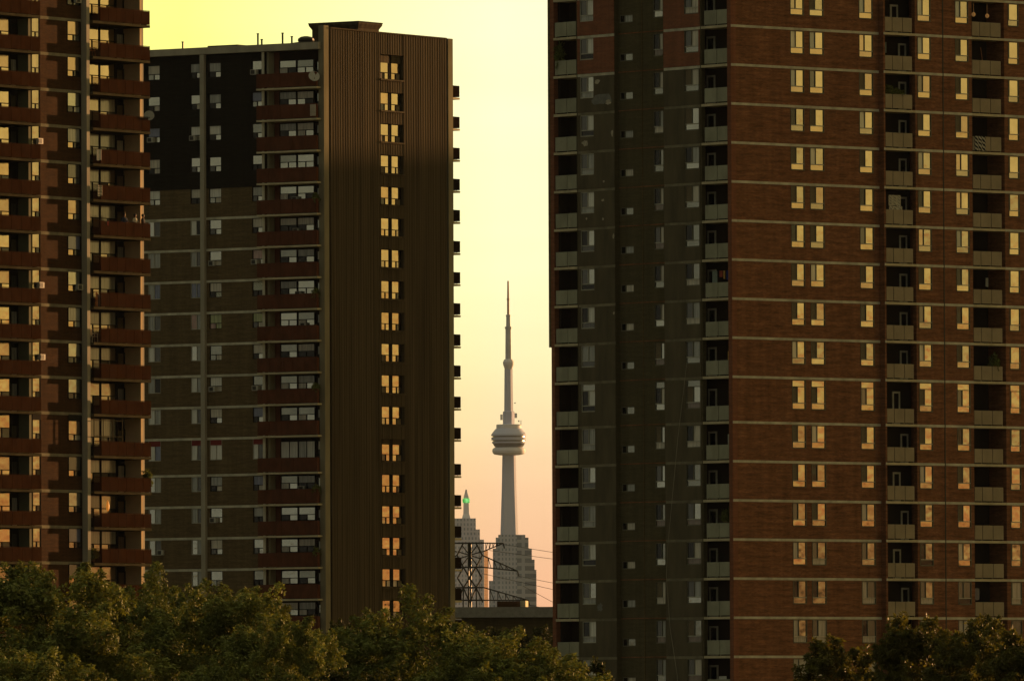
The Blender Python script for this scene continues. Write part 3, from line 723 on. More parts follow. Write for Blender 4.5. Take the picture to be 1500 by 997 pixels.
# ================================================================ left building
def build_left():
    a = 0.595621
    ox, oy = -35.349, 763.016
    root = thing('apartment_building', 'brown brick apartment tower with wide rust red balconies at the left edge', 'building', (ox, oy, 0))
    F = Face(root, ox, oy, math.pi/2 - a)
    Z = lambda i: 51.644 + CAMZ - H*i - (.43 if i > 11 else 0)
    TOP = Z(-3) + .8
    rnd = random.Random(31); st = range(-1, 18)
    ops = lambda t, b: [(Z(i) + b - (.43 if i == 11 else 0), Z(i) + t) for i in st]
    w = MB(); wall(w, 0.0, 6.3, 0, .35, 0, TOP, [(.04, 1.07, ops(-.06, -1.55)), (4.43, 6.20, ops(-.06, -1.55))])
    w.box(6.3, 6.6, .0, .35, 0, TOP)
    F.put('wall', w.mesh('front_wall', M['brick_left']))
    w = MB(); w.box(6.22, 6.60, -.5, -.001, 0, TOP); F.put('pier', w.mesh('pier', M['concrete']))
    w = MB(); w.box(-.34, -.001, -.02, .95, 0, TOP); F.put('fin_wall', w.mesh('fin_wall', M['inner_green']))
    w = MB(); w.box(13.57, 13.79, -.02, 1.5, 0, TOP); F.put('fin_wall', w.mesh('fin_wall', M['inner_tan']))
    w = MB(); w.box(13.795, 14.2, .12, 1.5, 0, TOP); F.put('end_pier', w.mesh('end_pier', M['concrete']))
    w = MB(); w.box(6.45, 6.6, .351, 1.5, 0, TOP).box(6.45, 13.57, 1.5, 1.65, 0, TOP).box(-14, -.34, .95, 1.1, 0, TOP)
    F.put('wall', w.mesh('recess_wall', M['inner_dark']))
    fbm = MB().box(.0, 6.215, -.03, -.001, -.11, .11).mesh('floor_band', M['band_left'])
    for i in range(-3, 19): F.put('floor_band', fbm, 0, 0, Z(i))
    w = MB(); w.box(-13, 14.4, 1.66, 15, 0, TOP); F.put('building_core', w.mesh('building_core', M['inner_dark']))
    # windows in the brick
    for i in st:
        ex = .43 if i == 11 else 0
        ref = rnd.random() < .9
        window_u2(F, .04, 1.07, Z(i) - .06, 1.49 + ex, .44, [M['g_sky4'] if ref else M['c_cream'], M['g_sky4'], M[rnd.choice(['g_half', 'g_dark', 'g_screen'])]], 'frame_dark', -.03, extra=ex, band='frame_dark')
        up = M['g_sky3'] if i in (-1, 0, 1, 5, 11) else M[rnd.choice(['c_grey', 'g_grey2', 'c_dark', 'g_half', 'c_blue'])]
        window_u2(F, 4.47, 6.05, Z(i) - .06, 1.49 + ex, .46, [up, M[rnd.choice(['g_sky2', 'g_sky2', 'g_half', 'g_dark'])], M[rnd.choice(['g_dark', 'c_dark', 'g_dark', 'c_grey'])]], 'frame_dark', -.03, extra=ex, band='frame_dark')
    # balconies: right bay
    for i in range(-1, 18):
        def sl(): return MB().box(6.62, 13.56, -.80, 1.49, -.16, .03).box(13.56, 13.80, -.80, -.03, -.16, .03).mesh('balcony_slab', M['band_dark'])
        b = F.put('balcony', cached(('lsr',), sl), 0, 0, Z(i))
        def pr():
            q = MB(); n = 6; x0 = 7.55; wd = (13.80 - x0) / n
            for k in range(n): q.box(x0 + k*wd, x0 + (k + 1)*wd - .03, -.80, -.75, .07, 1.06)
            q.box(13.75, 13.80, -.745, -.03, .07, 1.06); q.box(6.63, 13.80, -.79, -.76, 1.08, 1.12)
            for k in range(7): q.box(6.65 + k*.13, 6.67 + k*.13, -.79, -.77, .03, 1.08)
            for k in range(7): q.box(min(x0 + k*wd, 13.76), min(x0 + k*wd, 13.76) + .03, -.74, -.71, .03, 1.08)
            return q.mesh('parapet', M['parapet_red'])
        F.put('parapet', cached(('lpr',), pr), 0, 0, 0, b)
        zt = Z(i - 1) - Z(i) - .17
        refl = i in (-1, 0, 1, 2)
        A_ = [M['g_sky'], M['g_sky']] if refl else [M[rnd.choice(['g_half', 'c_brown', 'c_cream', 'c_grey'])], M[rnd.choice(['g_half', 'c_grey', 'c_cream', 'c_brown'])]]
        lo = lambda: M['g_sky2'] if refl else M[rnd.choice(['g_dark', 'c_dark', 'g_half', 'g_screen'])]
        hh = 1.75 + (.43 if i == 12 else 0)
        window_u2(F, 8.6, 10.4, zt, hh, .75, [A_[0], lo(), lo()], 'frame_dark', 1.38, parent=b)
        window_u2(F, 10.45, 12.4, zt, hh, .75, [A_[1], lo(), lo()], 'frame_dark', 1.38, parent=b)
        dm = MB().box(12.5, 12.62, 1.40, 1.49, .03, 2.15).box(13.4, 13.52, 1.40, 1.49, .03, 2.15).box(12.62, 13.4, 1.40, 1.49, 2.05, 2.15).box(12.62, 13.4, 1.44, 1.46, .03, 2.05, 1)
        F.put('door', dm.mesh('balcony_door', [M['frame_dark'], M[rnd.choice(['g_half', 'c_cream', 'c_grey', 'c_brown'])]]), 0, 0, 0, b)
        if i == 12:
            gb = MB()
            for x in (6.75, 7.9, 9.1, 10.3): gb.box(x, x + .05, -.70, -.66, .1, 2.85)
            for z in (1.45, 2.62): gb.box(6.80, 10.3, -.699, -.661, z, z + .05)
            F.put('glazing_frame', gb.mesh('glazing_frame', M['band_dark']), 0, 0, 0, b)
        # left bay
        def sl2(): return MB().box(-13, -.35, -.80, .94, -.16, .03).box(-.35, .12, -.80, -.03, -.16, .03).mesh('balcony_slab', M['band_dark'])
        b = F.put('balcony', cached(('lsl',), sl2), 0, 0, Z(i))
        def pr2():
            q = MB(); x0 = -13.0; n = 11; wd = (.12 - x0) / n
            for k in range(n): q.box(x0 + k*wd, x0 + (k + 1)*wd - .03, -.80, -.75, .07, 1.06)
            q.box(.07, .12, -.745, -.03, .07, 1.06); q.box(-13, .12, -.79, -.76, 1.08, 1.12)
            return q.mesh('parapet', M['parapet_red'])
        F.put('parapet', cached(('lpl',), pr2), 0, 0, 0, b)
        window_u2(F, -3.6, -1.45, zt, 1.75, .75, [M[rnd.choice(['g_sky', 'g_sky', 'g_sky2', 'g_sky3'])], M[rnd.choice(['g_sky2', 'g_dark', 'g_half'])], M[rnd.choice(['g_sky2', 'g_dark', 'g_sky'])]], 'frame_dark', .84, parent=b)
        dm = MB().box(-1.38, -1.30, .86, .94, .03, 2.2).box(-.62, -.54, .86, .94, .03, 2.2).box(-1.30, -.62, .86, .94, 2.1, 2.2).box(-1.30, -.62, .90, .92, .03, 2.1, 1)
        F.put('door', dm.mesh('balcony_door', [M['frame_dark'], M[rnd.choice(['g_dark', 'c_dark', 'g_half', 'c_grey'])]]), 0, 0, 0, b)
    return F, Z
LF, LZ = build_left()

# ================================================================ far skyline
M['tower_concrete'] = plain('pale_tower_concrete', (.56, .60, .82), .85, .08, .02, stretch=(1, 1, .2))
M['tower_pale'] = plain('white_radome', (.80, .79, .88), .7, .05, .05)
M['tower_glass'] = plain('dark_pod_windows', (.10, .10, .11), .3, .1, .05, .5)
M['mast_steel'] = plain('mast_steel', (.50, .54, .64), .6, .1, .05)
def skyline_mat(name, base, win, sx, sz):
    m, N, L, B = new_mat(name); B.inputs['Roughness'].default_value = .8; B.inputs['Specular IOR Level'].default_value = .05
    tc = N.new('ShaderNodeTexCoord'); sp = N.new('ShaderNodeSeparateXYZ'); L.new(tc.outputs['Object'], sp.inputs[0])
    a = N.new('ShaderNodeMath'); a.operation = 'ADD'; L.new(sp.outputs[0], a.inputs[0]); L.new(sp.outputs[1], a.inputs[1])
    cb = N.new('ShaderNodeCombineXYZ'); L.new(a.outputs[0], cb.inputs[0]); L.new(sp.outputs[2], cb.inputs[1])
    bt = N.new('ShaderNodeTexBrick'); bt.offset = 0.0; bt.inputs['Scale'].default_value = 1.0
    bt.inputs['Color1'].default_value = (*win, 1); bt.inputs['Color2'].default_value = (*[c*1.25 for c in win], 1); bt.inputs['Mortar'].default_value = (*base, 1)
    bt.inputs['Brick Width'].default_value = sx; bt.inputs['Row Height'].default_value = sz; bt.inputs['Mortar Size'].default_value = sz*.22
    L.new(cb.outputs[0], bt.inputs['Vector'])
    L.new(noise_mix(N, L, tc.outputs['Object'], bt.outputs['Color'], .1, .05), B.inputs['Base Color'])
    return m
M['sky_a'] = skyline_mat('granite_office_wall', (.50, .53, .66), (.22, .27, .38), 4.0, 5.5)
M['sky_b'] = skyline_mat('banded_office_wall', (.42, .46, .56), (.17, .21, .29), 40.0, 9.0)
M['sky_c'] = skyline_mat('warm_office_wall', (.20, .105, .045), (.10, .065, .035), 3.5, 4.0)

def build_tower():
    t = thing('communications_tower', 'tall slender concrete communications tower with a round pod, far off in the gap', 'tower', (-4.6, 13160, 0))
    rings = []
    for z, ro, ri in ((0, 34, 17), (60, 23, 13.5), (140, 15.5, 10.6), (242, 11.6, 8.6), (300, 9.6, 7.6), (345, 8.6, 7.0)):
        r = []
        for k in range(3):
            c = rad(-27 + 120*k)
            for d, q in ((-.30, ro), (.30, ro), (.62, ri), (1.47, ri)):
                r.append((q*math.cos(c + d), q*math.sin(c + d), z))
        rings.append(r)
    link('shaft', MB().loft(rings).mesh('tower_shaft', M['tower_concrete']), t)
    link('radome', MB().lathe([(12, 343), (18.5, 344), (20.6, 346), (21.2, 348.5), (20.6, 351), (18.5, 352.6), (16.5, 353)], 48).mesh('tower_radome', M['tower_pale']), t)
    link('pod', MB().lathe([(16.5, 352.6), (18.5, 354.5), (19.6, 356.5), (20.4, 358)], 48, 1).lathe([(21.2, 358), (21.5, 360)], 48, 0).lathe([(20.2, 360), (20.2, 362)], 48, 1)
         .lathe([(22.0, 362), (22.3, 365.5)], 48, 0).lathe([(20.6, 365.5), (20.6, 367.5)], 48, 1).lathe([(22.4, 367.5), (22.2, 369.5), (17.6, 375.5), (15.6, 377)], 48, 0)
         .mesh('tower_pod', [M['tower_concrete'], M['tower_glass']]), t)
    link('upper_deck', MB().lathe([(15.8, 377), (15.8, 381.5), (14.8, 382)], 40).mesh('tower_deck', M['tower_pale']), t)
    link('upper_shaft', MB().lathe([(7.4, 382), (7.4, 398), (5.7, 399), (5.1, 455)], 6).mesh('tower_upper_shaft', M['tower_concrete']), t)
    link('collar', MB().lathe([(4.8, 452), (6.9, 458), (7.1, 461), (5.6, 464), (3.8, 465)], 24).mesh('tower_collar', M['tower_pale']), t)
    link('mast', MB().lathe([(4.0, 464), (3.6, 503)], 12).lathe([(4.4, 503), (4.4, 506)], 12).lathe([(2.9, 506), (2.6, 519)], 12)
         .lathe([(3.1, 519), (3.1, 521)], 10).mesh('tower_mast', M['mast_steel']), t)
    link('mast_tip', MB().lathe([(1.6, 521), (1.5, 540)], 8).lathe([(1.9, 540), (1.9, 541.5)], 8).lathe([(1.4, 541.5), (1.1, 564)], 8).mesh('mast_tip', plain('red_mast_steel', (.42, .22, .16), .6, .1, .05)), t)
    an = MB()
    for (x, z, w, h) in ((-9.2, 391, 3.0, 7), (9.0, 393, 3.2, 6), (12.8, 386, 1.6, 2), (-19, 371, 2.2, 1), (19, 371, 2.4, 1.4), (15.5, 384, .8, 6), (8, 409, 2, 1.2)):
        an.box(x - w/2, x + w/2, -8, -5, z - h/2, z + h/2)
    link('antenna_array', an.mesh('tower_antennas', M['tower_pale']), t)
build_tower()

def skyscraper(label, loc, blocks, mat, extra=None):
    t = thing('skyscraper', label, 'skyscraper', loc)
    b = MB()
    for bx in blocks: b.box(*bx)
    link('wall', b.mesh('skyscraper_wall', mat), t)
    if extra: extra(t)
    return t
def spire(t):
    link('spire', MB().loft([[(x*s, y*s, z) for x, y in ((-1, -1), (1, -1), (1, 1), (-1, 1))] for s, z in ((5.0, 246.5), (4.2, 250), (3.4, 252), (3.2, 262), (3.0, 272), (1.8, 276), (.8, 281))]).mesh('spire', M['tower_pale']), t)
    m, N, L, B = new_mat('green_lit_sign'); B.inputs['Base Color'].default_value = (.02, .25, .05, 1)
    n = N.new('ShaderNodeTexNoise'); n.inputs['Scale'].default_value = .35
    cr = N.new('ShaderNodeValToRGB'); cr.color_ramp.elements[0].position = .38; cr.color_ramp.elements[1].position = .62
    cr.color_ramp.elements[0].color = (.01, .30, .03, 1); cr.color_ramp.elements[1].color = (.35, 1, .30, 1)
    tc = N.new('ShaderNodeTexCoord'); L.new(tc.outputs['Object'], n.inputs['Vector']); L.new(n.outputs[0], cr.inputs[0])
    L.new(cr.outputs[0], B.inputs['Emission Color']); B.inputs['Emission Strength'].default_value = .38
    link('lit_sign', MB().box(-4.2, 4.2, -4.2, 4.2, 265.3, 270.4).mesh('lit_sign', m), t)
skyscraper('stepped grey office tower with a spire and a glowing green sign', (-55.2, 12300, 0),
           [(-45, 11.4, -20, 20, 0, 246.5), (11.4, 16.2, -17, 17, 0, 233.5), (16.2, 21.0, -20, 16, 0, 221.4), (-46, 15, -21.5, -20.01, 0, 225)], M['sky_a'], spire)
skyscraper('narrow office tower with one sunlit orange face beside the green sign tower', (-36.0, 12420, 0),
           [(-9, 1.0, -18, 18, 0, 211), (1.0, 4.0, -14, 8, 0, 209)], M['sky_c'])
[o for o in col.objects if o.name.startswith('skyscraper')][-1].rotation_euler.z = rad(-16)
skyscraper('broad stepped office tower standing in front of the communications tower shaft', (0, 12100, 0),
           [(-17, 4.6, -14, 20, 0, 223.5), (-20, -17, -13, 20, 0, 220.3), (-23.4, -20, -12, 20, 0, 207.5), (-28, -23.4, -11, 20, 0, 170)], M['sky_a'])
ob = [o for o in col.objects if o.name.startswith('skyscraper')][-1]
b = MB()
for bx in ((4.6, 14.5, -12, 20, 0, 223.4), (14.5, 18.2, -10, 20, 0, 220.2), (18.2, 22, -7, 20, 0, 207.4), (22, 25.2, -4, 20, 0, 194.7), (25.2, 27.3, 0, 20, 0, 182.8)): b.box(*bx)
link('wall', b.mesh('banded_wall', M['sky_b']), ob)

# ================================================================ power line pylon and wires
def build_pylon():
    t = thing('power_pylon', 'black steel lattice power pylon seen between the buildings', 'pylon', (-5.84, 1400, 0))
    b = MB(); th = .10
    def bar(x0, z0, x1, z1, r=th, y=0): b.tube((x0, y, z0), (x1, y, z1), r, 5)
    for y in (-.5, .5):
        for x in (-.16, .16): bar(x, 0, x, 35.4, .115, y)
    top, hub, w2, hub2, w3, w4 = 35.4, 33.75, 32.15, 30.68, 29.4, 27.7
    for y in (-.5, .5):
        for zz in (top, w2, w3, w4): bar(-1.75, zz, 1.75, zz, .105, y)
        for k in range(10):
            ang = 2*math.pi*k/10 + .31; ex = 1.7*math.cos(ang); ez = 1.62*math.sin(ang)
            bar(0, hub, ex, hub + ez, .075, y)
        for s in (-1, 1):
            bar(s*.85, top, s*1.7, hub, .105, y); bar(s*1.7, hub, s*.85, w2, .105, y)
            bar(s*.85, w2, s*1.65, hub2, .105, y); bar(s*1.65, hub2, s*.85, w3, .105, y); bar(s*.85, w2, 0, hub2, .105, y); bar(0, hub2, s*.85, w3, .105, y)
            bar(s*.85, w3, s*1.75, w4 - .3, .105, y); bar(s*.85, w3, 0, w4 - .4, .095, y)
            bar(s*.85, w3, s*1.4, 0, .09, y)
            for q in range(6): bar(s*(1.0 + .07*q), 25 - q*4, -s*(1.05 + .07*q), 21 - q*4, .06, y)
    b.lathe([(.25, hub - .12), (.25, hub + .12)], 10); b.lathe([(.22, hub2 - .12), (.22, hub2 + .12)], 10)
    link('lattice', b.mesh('pylon_lattice', M['metal_dark']), t)
    for (z0, xt, zt, zr) in ((w2, 6.45, 31.6, 33.75), (w4, 7.9, 27.65, 29.45), (top, 4.55, 35.35, 34.2)):
        for s in (-1, 1):
            q = MB(); n = 6
            for y in (-.35, .35): q.tube((s*1.7, y, z0), (s*xt, 0, zt), .085, 5); q.tube((s*1.7, y, zr), (s*xt, 0, zt), .085, 5)
            for k in range(1, n):
                f0, f1 = k/n, (k + .5)/n
                lo = lambda f: (s*(1.7 + (xt - 1.7)*f), 0, z0 + (zt - z0)*f)
                hi = lambda f: (s*(1.7 + (xt - 1.7)*f), 0, zr + (zt - zr)*f)
                q.tube(lo(f0), hi(f0), .05, 4); q.tube(hi(f0), lo(f1), .05, 4)
            q.tube((s*xt, 0, zt), (s*(xt + .15), 0, zt - .7), .10, 6)
            link('cross_arm', q.mesh('pylon_arm', M['metal_dark']), t)
    lab = {0: 'topmost thin power line wire running right from the pylon top', 1: 'power line wire just under the topmost one', 2: 'power line wire from the tip of the middle pylon arm',
           3: 'power line wire crossing below the middle arm', 4: 'steeply dropping power line wire below the middle arm', 5: 'lowest power line wire from the lower arm tip'}
    for k, (x0, z0, x1, z1, sag) in enumerate(((-1.2, 35.2, 60, 26.5, 1.2), (-3.2, 34.4, 60, 27.2, 1.3), (.75, 30.9, 60, 21.5, 2.2), (-4.2, 31.3, 60, 18.5, 1.8), (1.3, 29.6, 60, 0.8, 3.0), (2.2, 27.0, 60, 17.0, 1.5))):
        q = MB(); pts = []
        for j in range(25):
            f = j/24; pts.append((x0 + (x1 - x0)*f, 1400 + 30*f, z0 + (z1 - z0)*f - sag*4*f*(1 - f)*.25))
        for p0, p1 in zip(pts, pts[1:]): q.tube(p0, p1, .030, 4)
        tag(link('power_line', q.mesh('power_line', M['metal_dark'])), lab[k], 'power line', 'power line wires')
build_pylon()

def build_low():
    t = thing('low_building', 'low flat roofed building with a grey concrete roof edge behind the trees', 'building', (0, 1000, 0))
    link('roof', MB().box(-6, 40, 0, 18, 21.55, 22.55).mesh('flat_roof', M['steel']), t)
    link('wall', MB().box(-5, 39, 1.5, 17, 0, 21.549).mesh('low_wall', M['brick_olive']), t)
    link('plant_room', MB().box(-1.56, .68, 3, 7, 22.55, 23.14).mesh('plant_room', M['brick_left']), t)
    link('plant_room', MB().loft([[(.70, 3.2, 22.55), (1.2, 3.0, 22.55), (1.46, 5.5, 22.55), (.9, 6.5, 22.55)], [(.70, 3.2, 23.18), (1.2, 3.0, 23.18), (1.46, 5.5, 23.18), (.9, 6.5, 23.18)]]).mesh('plant_box', M['concrete_edge']), t)
build_low()

# unseen block added out of frame to shade the ribbed wall's lower storeys
def build_shade_block():
    d = Vector((sv.x, sv.y)); pv = Vector((sv.y, -sv.x))
    c = Vector((-10.5, 876.0)) + d*330
    t = thing('apartment_building', 'unseen apartment slab added off to the right to shade the ribbed end wall', 'building', (c.x, c.y, 0), rad(-SUN_AZ))
    zt = 46.5 + CAMZ + 330*math.tan(rad(SUN_EL))
    link('wall', MB().box(-12, 12, -8, 8, 0, zt).mesh('slab_wall', M['brick_left']), t)
    link('roof', MB().box(-12.2, 12.2, -8.2, 8.2, zt, zt + .4).mesh('slab_roof', M['concrete']), t)
    for k in range(24):
        z = 3 + k*2.9
        if z > zt - 3: break
        q = MB()
        for x in range(-10, 11, 4): q.box(x - .8, x + .8, -8.06, -8.005, z, z + 1.4)
        link('window', q.mesh('slab_windows', M['g_dark']), t)
build_shade_block()

# ================================================================ trees
def leaf_mat(name, c, trans, gl=.35):
    m, N, L, B = new_mat(name)
    oi = N.new('ShaderNodeTexCoord'); v = oi.outputs['Object']
    cc = noise_mix(N, L, v, c, .45, 1.1, 4); cc = noise_mix(N, L, v, cc, .35, 9, 2)
    L.new(cc, B.inputs['Base Color']); B.inputs['Roughness'].default_value = gl; B.inputs['Specular IOR Level'].default_value = .35 if gl < .5 else .08
    t = N.new('ShaderNodeBsdfTranslucent'); sc_ = N.new('ShaderNodeVectorMath'); sc_.operation = 'MULTIPLY'; sc_.inputs[1].default_value = (1.35, 1.3, .5)
    L.new(cc, sc_.inputs[0]); L.new(sc_.outputs[0], t.inputs[0])
    mx = N.new('ShaderNodeMixShader'); mx.inputs[0].default_value = trans
    L.new(B.outputs[0], mx.inputs[1]); L.new(t.outputs[0], mx.inputs[2])
    L.new(mx.outputs[0], N['Material Output'].inputs[0])
    return m
M['leaf_yellow'] = leaf_mat('yellow_green_leaves', (.148, .164, .050), .16, .7)
M['leaf_olive'] = leaf_mat('olive_leaves', (.118, .136, .042), .16, .7)
M['leaf_dark'] = leaf_mat('dark_green_leaves', (.042, .048, .018), .22, .6)
M['leaf_gloss'] = leaf_mat('glossy_leaves', (.085, .082, .025), .30, .52)
M['bark'] = plain('tree_bark', (.10, .08, .055), .95, .3, 4)

def crown_mesh(name, seed, rx, ry, rz, boughs, leaves, lsize, plume, mat, droop=.0):
    """crown of separate leafy plumes spread evenly over an ellipsoid, gaps between them"""
    g = np.random.default_rng(seed)
    k = np.arange(boughs) + .5
    ph = np.arccos(1 - 1.55*k/boughs); th = np.pi*(1 + 5**.5)*k
    d = np.stack([np.cos(th)*np.sin(ph), np.sin(th)*np.sin(ph), np.cos(ph)], 1) + g.normal(size=(boughs, 3))*.13
    d /= np.linalg.norm(d, axis=1)[:, None]
    R = np.array([rx, ry, rz]); up = np.array([0, 0, 1.0])
    P = []; NR = []; A = []
    for b in range(boughs):
        sz = plume*g.uniform(.65, 1.25)
        tip = d[b]*R*g.uniform(.78, 1.06)
        ax = d[b]*np.array([1, 1, .55]) + up*g.uniform(.35, .8); ax /= np.linalg.norm(ax)
        ctr = tip - ax*sz*.75
        # several rounded fingers per plume
        nf = 6
        n = int(leaves*sz/plume)
        fdir = ax[None]*1.0 + g.normal(size=(nf, 3))*.55; fdir /= np.linalg.norm(fdir, axis=1)[:, None]
        fl = sz*g.uniform(.65, 1.25, nf)
        fi = g.integers(0, nf, n); t = g.random(n)**.65
        rad_ = sz*.30*np.sin(np.pi*np.clip(t*.88 + .08, 0, 1))**.7
        u = g.normal(size=(n, 3)); u /= np.linalg.norm(u, axis=1)[:, None]
        u *= (g.random(n)**.4)[:, None]
        p = ctr[None] + fdir[fi]*(t*fl[fi])[:, None] + u*rad_[:, None]
        nr = u*1.1 + fdir[fi]*.35 + up*.35 + g.normal(size=(n, 3))*.35
        a_ = fdir[fi] + g.normal(size=(n, 3))*.6; a_[:, 2] -= droop
        P.append(p); NR.append(nr); A.append(a_)
    # loose inner leaves that keep the crown from being hollow
    n = boughs*leaves//7
    u = g.normal(size=(n, 3)); u /= np.linalg.norm(u, axis=1)[:, None]
    P.append(u*R*(g.random(n)**.45*.60)[:, None]); NR.append(u + g.normal(size=(n, 3))*.6); A.append(g.normal(size=(n, 3)))
    P = np.concatenate(P); NR = np.concatenate(NR); A = np.concatenate(A); n = len(P)
    NR /= np.linalg.norm(NR, axis=1)[:, None]
    A = A - NR*(A*NR).sum(1)[:, None]*.9; A /= np.linalg.norm(A, axis=1)[:, None]
    S = np.cross(NR, A); S /= np.linalg.norm(S, axis=1)[:, None]
    L_ = lsize * g.uniform(.6, 1.3, n)
    Wd = L_ * .45
    V = np.stack([P, P + A*(L_*.5)[:, None] + S*(Wd*.5)[:, None], P + A*L_[:, None], P + A*(L_*.5)[:, None] - S*(Wd*.5)[:, None]], axis=1).reshape(-1, 3)
    me = bpy.data.meshes.new(name)
    me.vertices.add(4*n); me.vertices.foreach_set('co', V.astype(np.float32).ravel())
    me.loops.add(4*n); me.loops.foreach_set('vertex_index', np.arange(4*n, dtype=np.int32))
    me.polygons.add(n); me.polygons.foreach_set('loop_start', np.arange(0, 4*n, 4, dtype=np.int32))
    me.update(calc_edges=True); me.materials.append(mat); me.validate()
    return me
def trunk_mesh(seed, h, rx, rz):
    g = random.Random(seed); b = MB()
    b.tube((0, 0, 0), (.1, 0, h*.5), .34, 9, 0, .25); b.tube((.1, 0, h*.5), (.0, .1, h), .25, 9, 0, .12)
    for k in range(9):
        z = h*g.uniform(.5, .95); t = g.uniform(0, 6.28); r = rx*g.uniform(.4, .8)
        p1 = (r*.5*math.cos(t), r*.5*math.sin(t), z + rz*.25); p2 = (r*math.cos(t), r*math.sin(t), z + rz*g.uniform(.4, .7))
        b.tube((0, .05, z), p1, .10, 6, 0, .07); b.tube(p1, p2, .07, 6, 0, .025)
    return b.mesh('trunk', M['bark'])
CROWNS = {
    'feather': [crown_mesh('crown', 101 + k, 3.2, 3.0, 3.9, 72, 1450, .135, 1.08, M['leaf_yellow'], .2) for k in range(2)],
    'olive': [crown_mesh('crown', 201 + k, 3.0, 3.0, 3.8, 66, 1450, .135, 1.08, M['leaf_olive'], .2) for k in range(2)],
    'dark': [crown_mesh('crown', 301, 2.4, 2.4, 3.4, 60, 1000, .14, .9, M['leaf_dark'], .1)],
    'gloss': [crown_mesh('crown', 401 + k, 2.0, 2.0, 3.2, 60, 420, .19, .75, M['leaf_gloss'], .5) for k in range(2)],
    'conifer': [crown_mesh('crown', 501, 1.2, 1.2, 2.6, 40, 380, .16, .55, M['leaf_dark'], .0)],
}
BASE = {'feather': (3.2, 3.9), 'olive': (3.0, 3.8), 'dark': (2.4, 3.4), 'gloss': (2.0, 3.2), 'conifer': (1.2, 2.6)}
def tree(kind, x, y, top, sx, sz, rz, label, name='broadleaf_tree', var=0):
    t = thing(name, label, 'tree', (x, y, 0), 0, 'trees in front of the apartment buildings' if y < 600 else 'trees behind the gap')
    rx, rzz = BASE[kind]
    top -= .2 if kind == 'gloss' else .35
    if kind in ('feather', 'olive'): sx *= 1.22
    cz = top - rzz*sz*1.10
    c = link('crown', CROWNS[kind][var % len(CROWNS[kind])], t, (0, 0, cz), rz); c.scale = (sx, sx, sz)
    tr = link('trunk', trunk_mesh(int(x*10) & 255, cz + .3, rx*sx, rzz*sz), t)
    return t
FG = [
    ('feather', -17.6, 380, 18.5, 1.20, 1.25, .3, 'big feathery tree at the far left, its crown rising over the lowest red balcony', 0),
    ('olive', -15.6, 432, 18.6, .95, 1.1, 1.7, 'olive tree behind, in front of the left tower\'s right balconies', 0),
    ('olive', -13.3, 418, 17.7, .85, 1.1, 2.9, 'olive tree between the left tower and the middle building', 1),
    ('feather', -10.9, 400, 17.9, 1.10, 1.15, 4.0, 'yellowish feathery tree in front of the middle building\'s grey pier', 1),
    ('feather', -8.5, 372, 16.3, .80, 1.0, 5.1, 'yellowish feathery tree below the middle building\'s red balconies', 0),
    ('dark', -6.35, 402, 16.5, .75, 1.0, .8, 'dark upright tree at the foot of the middle building\'s concrete fin', 0),
    ('olive', -3.7, 392, 17.1, 1.08, 1.12, .3, 'wide rounded olive tree in front of the ribbed end wall', 0),
    ('feather', -.40, 385, 15.9, 1.1, 1.05, 1.1, 'yellowish tree sloping down to the right, below the pylon', 1),
    ('feather', -15.4, 330, 14.9, 1.0, .9, 3.3, 'lowest brownish tree in the bottom left corner', 1),
    ('dark', -11.6, 345, 14.0, 1.0, .9, 4.3, 'shaded dark tree at the bottom edge between two yellowish trees', 0),
    ('dark', -5.2, 350, 14.3, 1.1, .9, 2.3, 'shaded dark tree at the bottom edge below the ribbed end wall', 0),
    ('conifer', 2.95, 420, 14.9, 1.0, .9, 0, 'small dark tree at the foot of the red tower\'s left balconies', 0),
    ('gloss', 13.1, 420, 15.6, 1.0, .9, .6, 'leftmost of the glinting trees, low in front of the twin windows', 0),
    ('gloss', 15.7, 405, 16.4, .95, 1.0, 2.0, 'glinting tree in front of the red tower\'s nearer balcony stack', 1),
    ('gloss', 17.3, 392, 16.1, .95, 1.0, 3.5, 'glinting tree below the two middle windows of the red tower', 0),
    ('dark', 18.7, 410, 16.6, .7, .95, 1.5, 'dark tree between the glinting trees at the right edge', 0),
    ('gloss', 18.8, 380, 15.7, .95, 1.0, 5.0, 'rightmost glinting tree in the bottom right corner', 1),
    ('dark', 1.2, 940, 21.0, 1.4, 1.2, 0, 'far dark tree under the low roof, beside the red tower edge', 0),
    ('dark', 5.5, 955, 21.3, 1.4, 1.2, 2, 'far dark tree mostly behind the red tower', 0),
    ('dark', -3.0, 950, 21.0, 1.4, 1.2, 3, 'far dark tree behind the wide rounded olive tree', 0),
]
for (k, x, y, top, sx, sz, rz, lab, var) in FG:
    tree(k, x, y, top, sx, sz, rz, lab, 'conifer_tree' if k == 'conifer' else 'broadleaf_tree', var)

# distant wood out to the right, mirrored in the lowest windows
def build_wood():
    g = np.random.default_rng(77)
    b = MB()
    for k in range(420):
        az = rad(g.uniform(58, 112)); D = g.uniform(700, 820)
        x, y = 20 + D*math.sin(az), 750 + D*math.cos(az); h = g.uniform(15, 23.5); r = g.uniform(4, 8)
        b.lathe([(r*.5, 2), (r, h*.4), (r*.9, h*.65), (r*.55, h*.88), (r*.15, h)], 9, 0, (x, y))
    o = link('far_wood', b.mesh('far_wood', M['leaf_dark'])); o['kind'] = 'stuff'; o['label'] = 'distant wood to the right beyond the buildings'; o['category'] = 'wood'
build_wood()

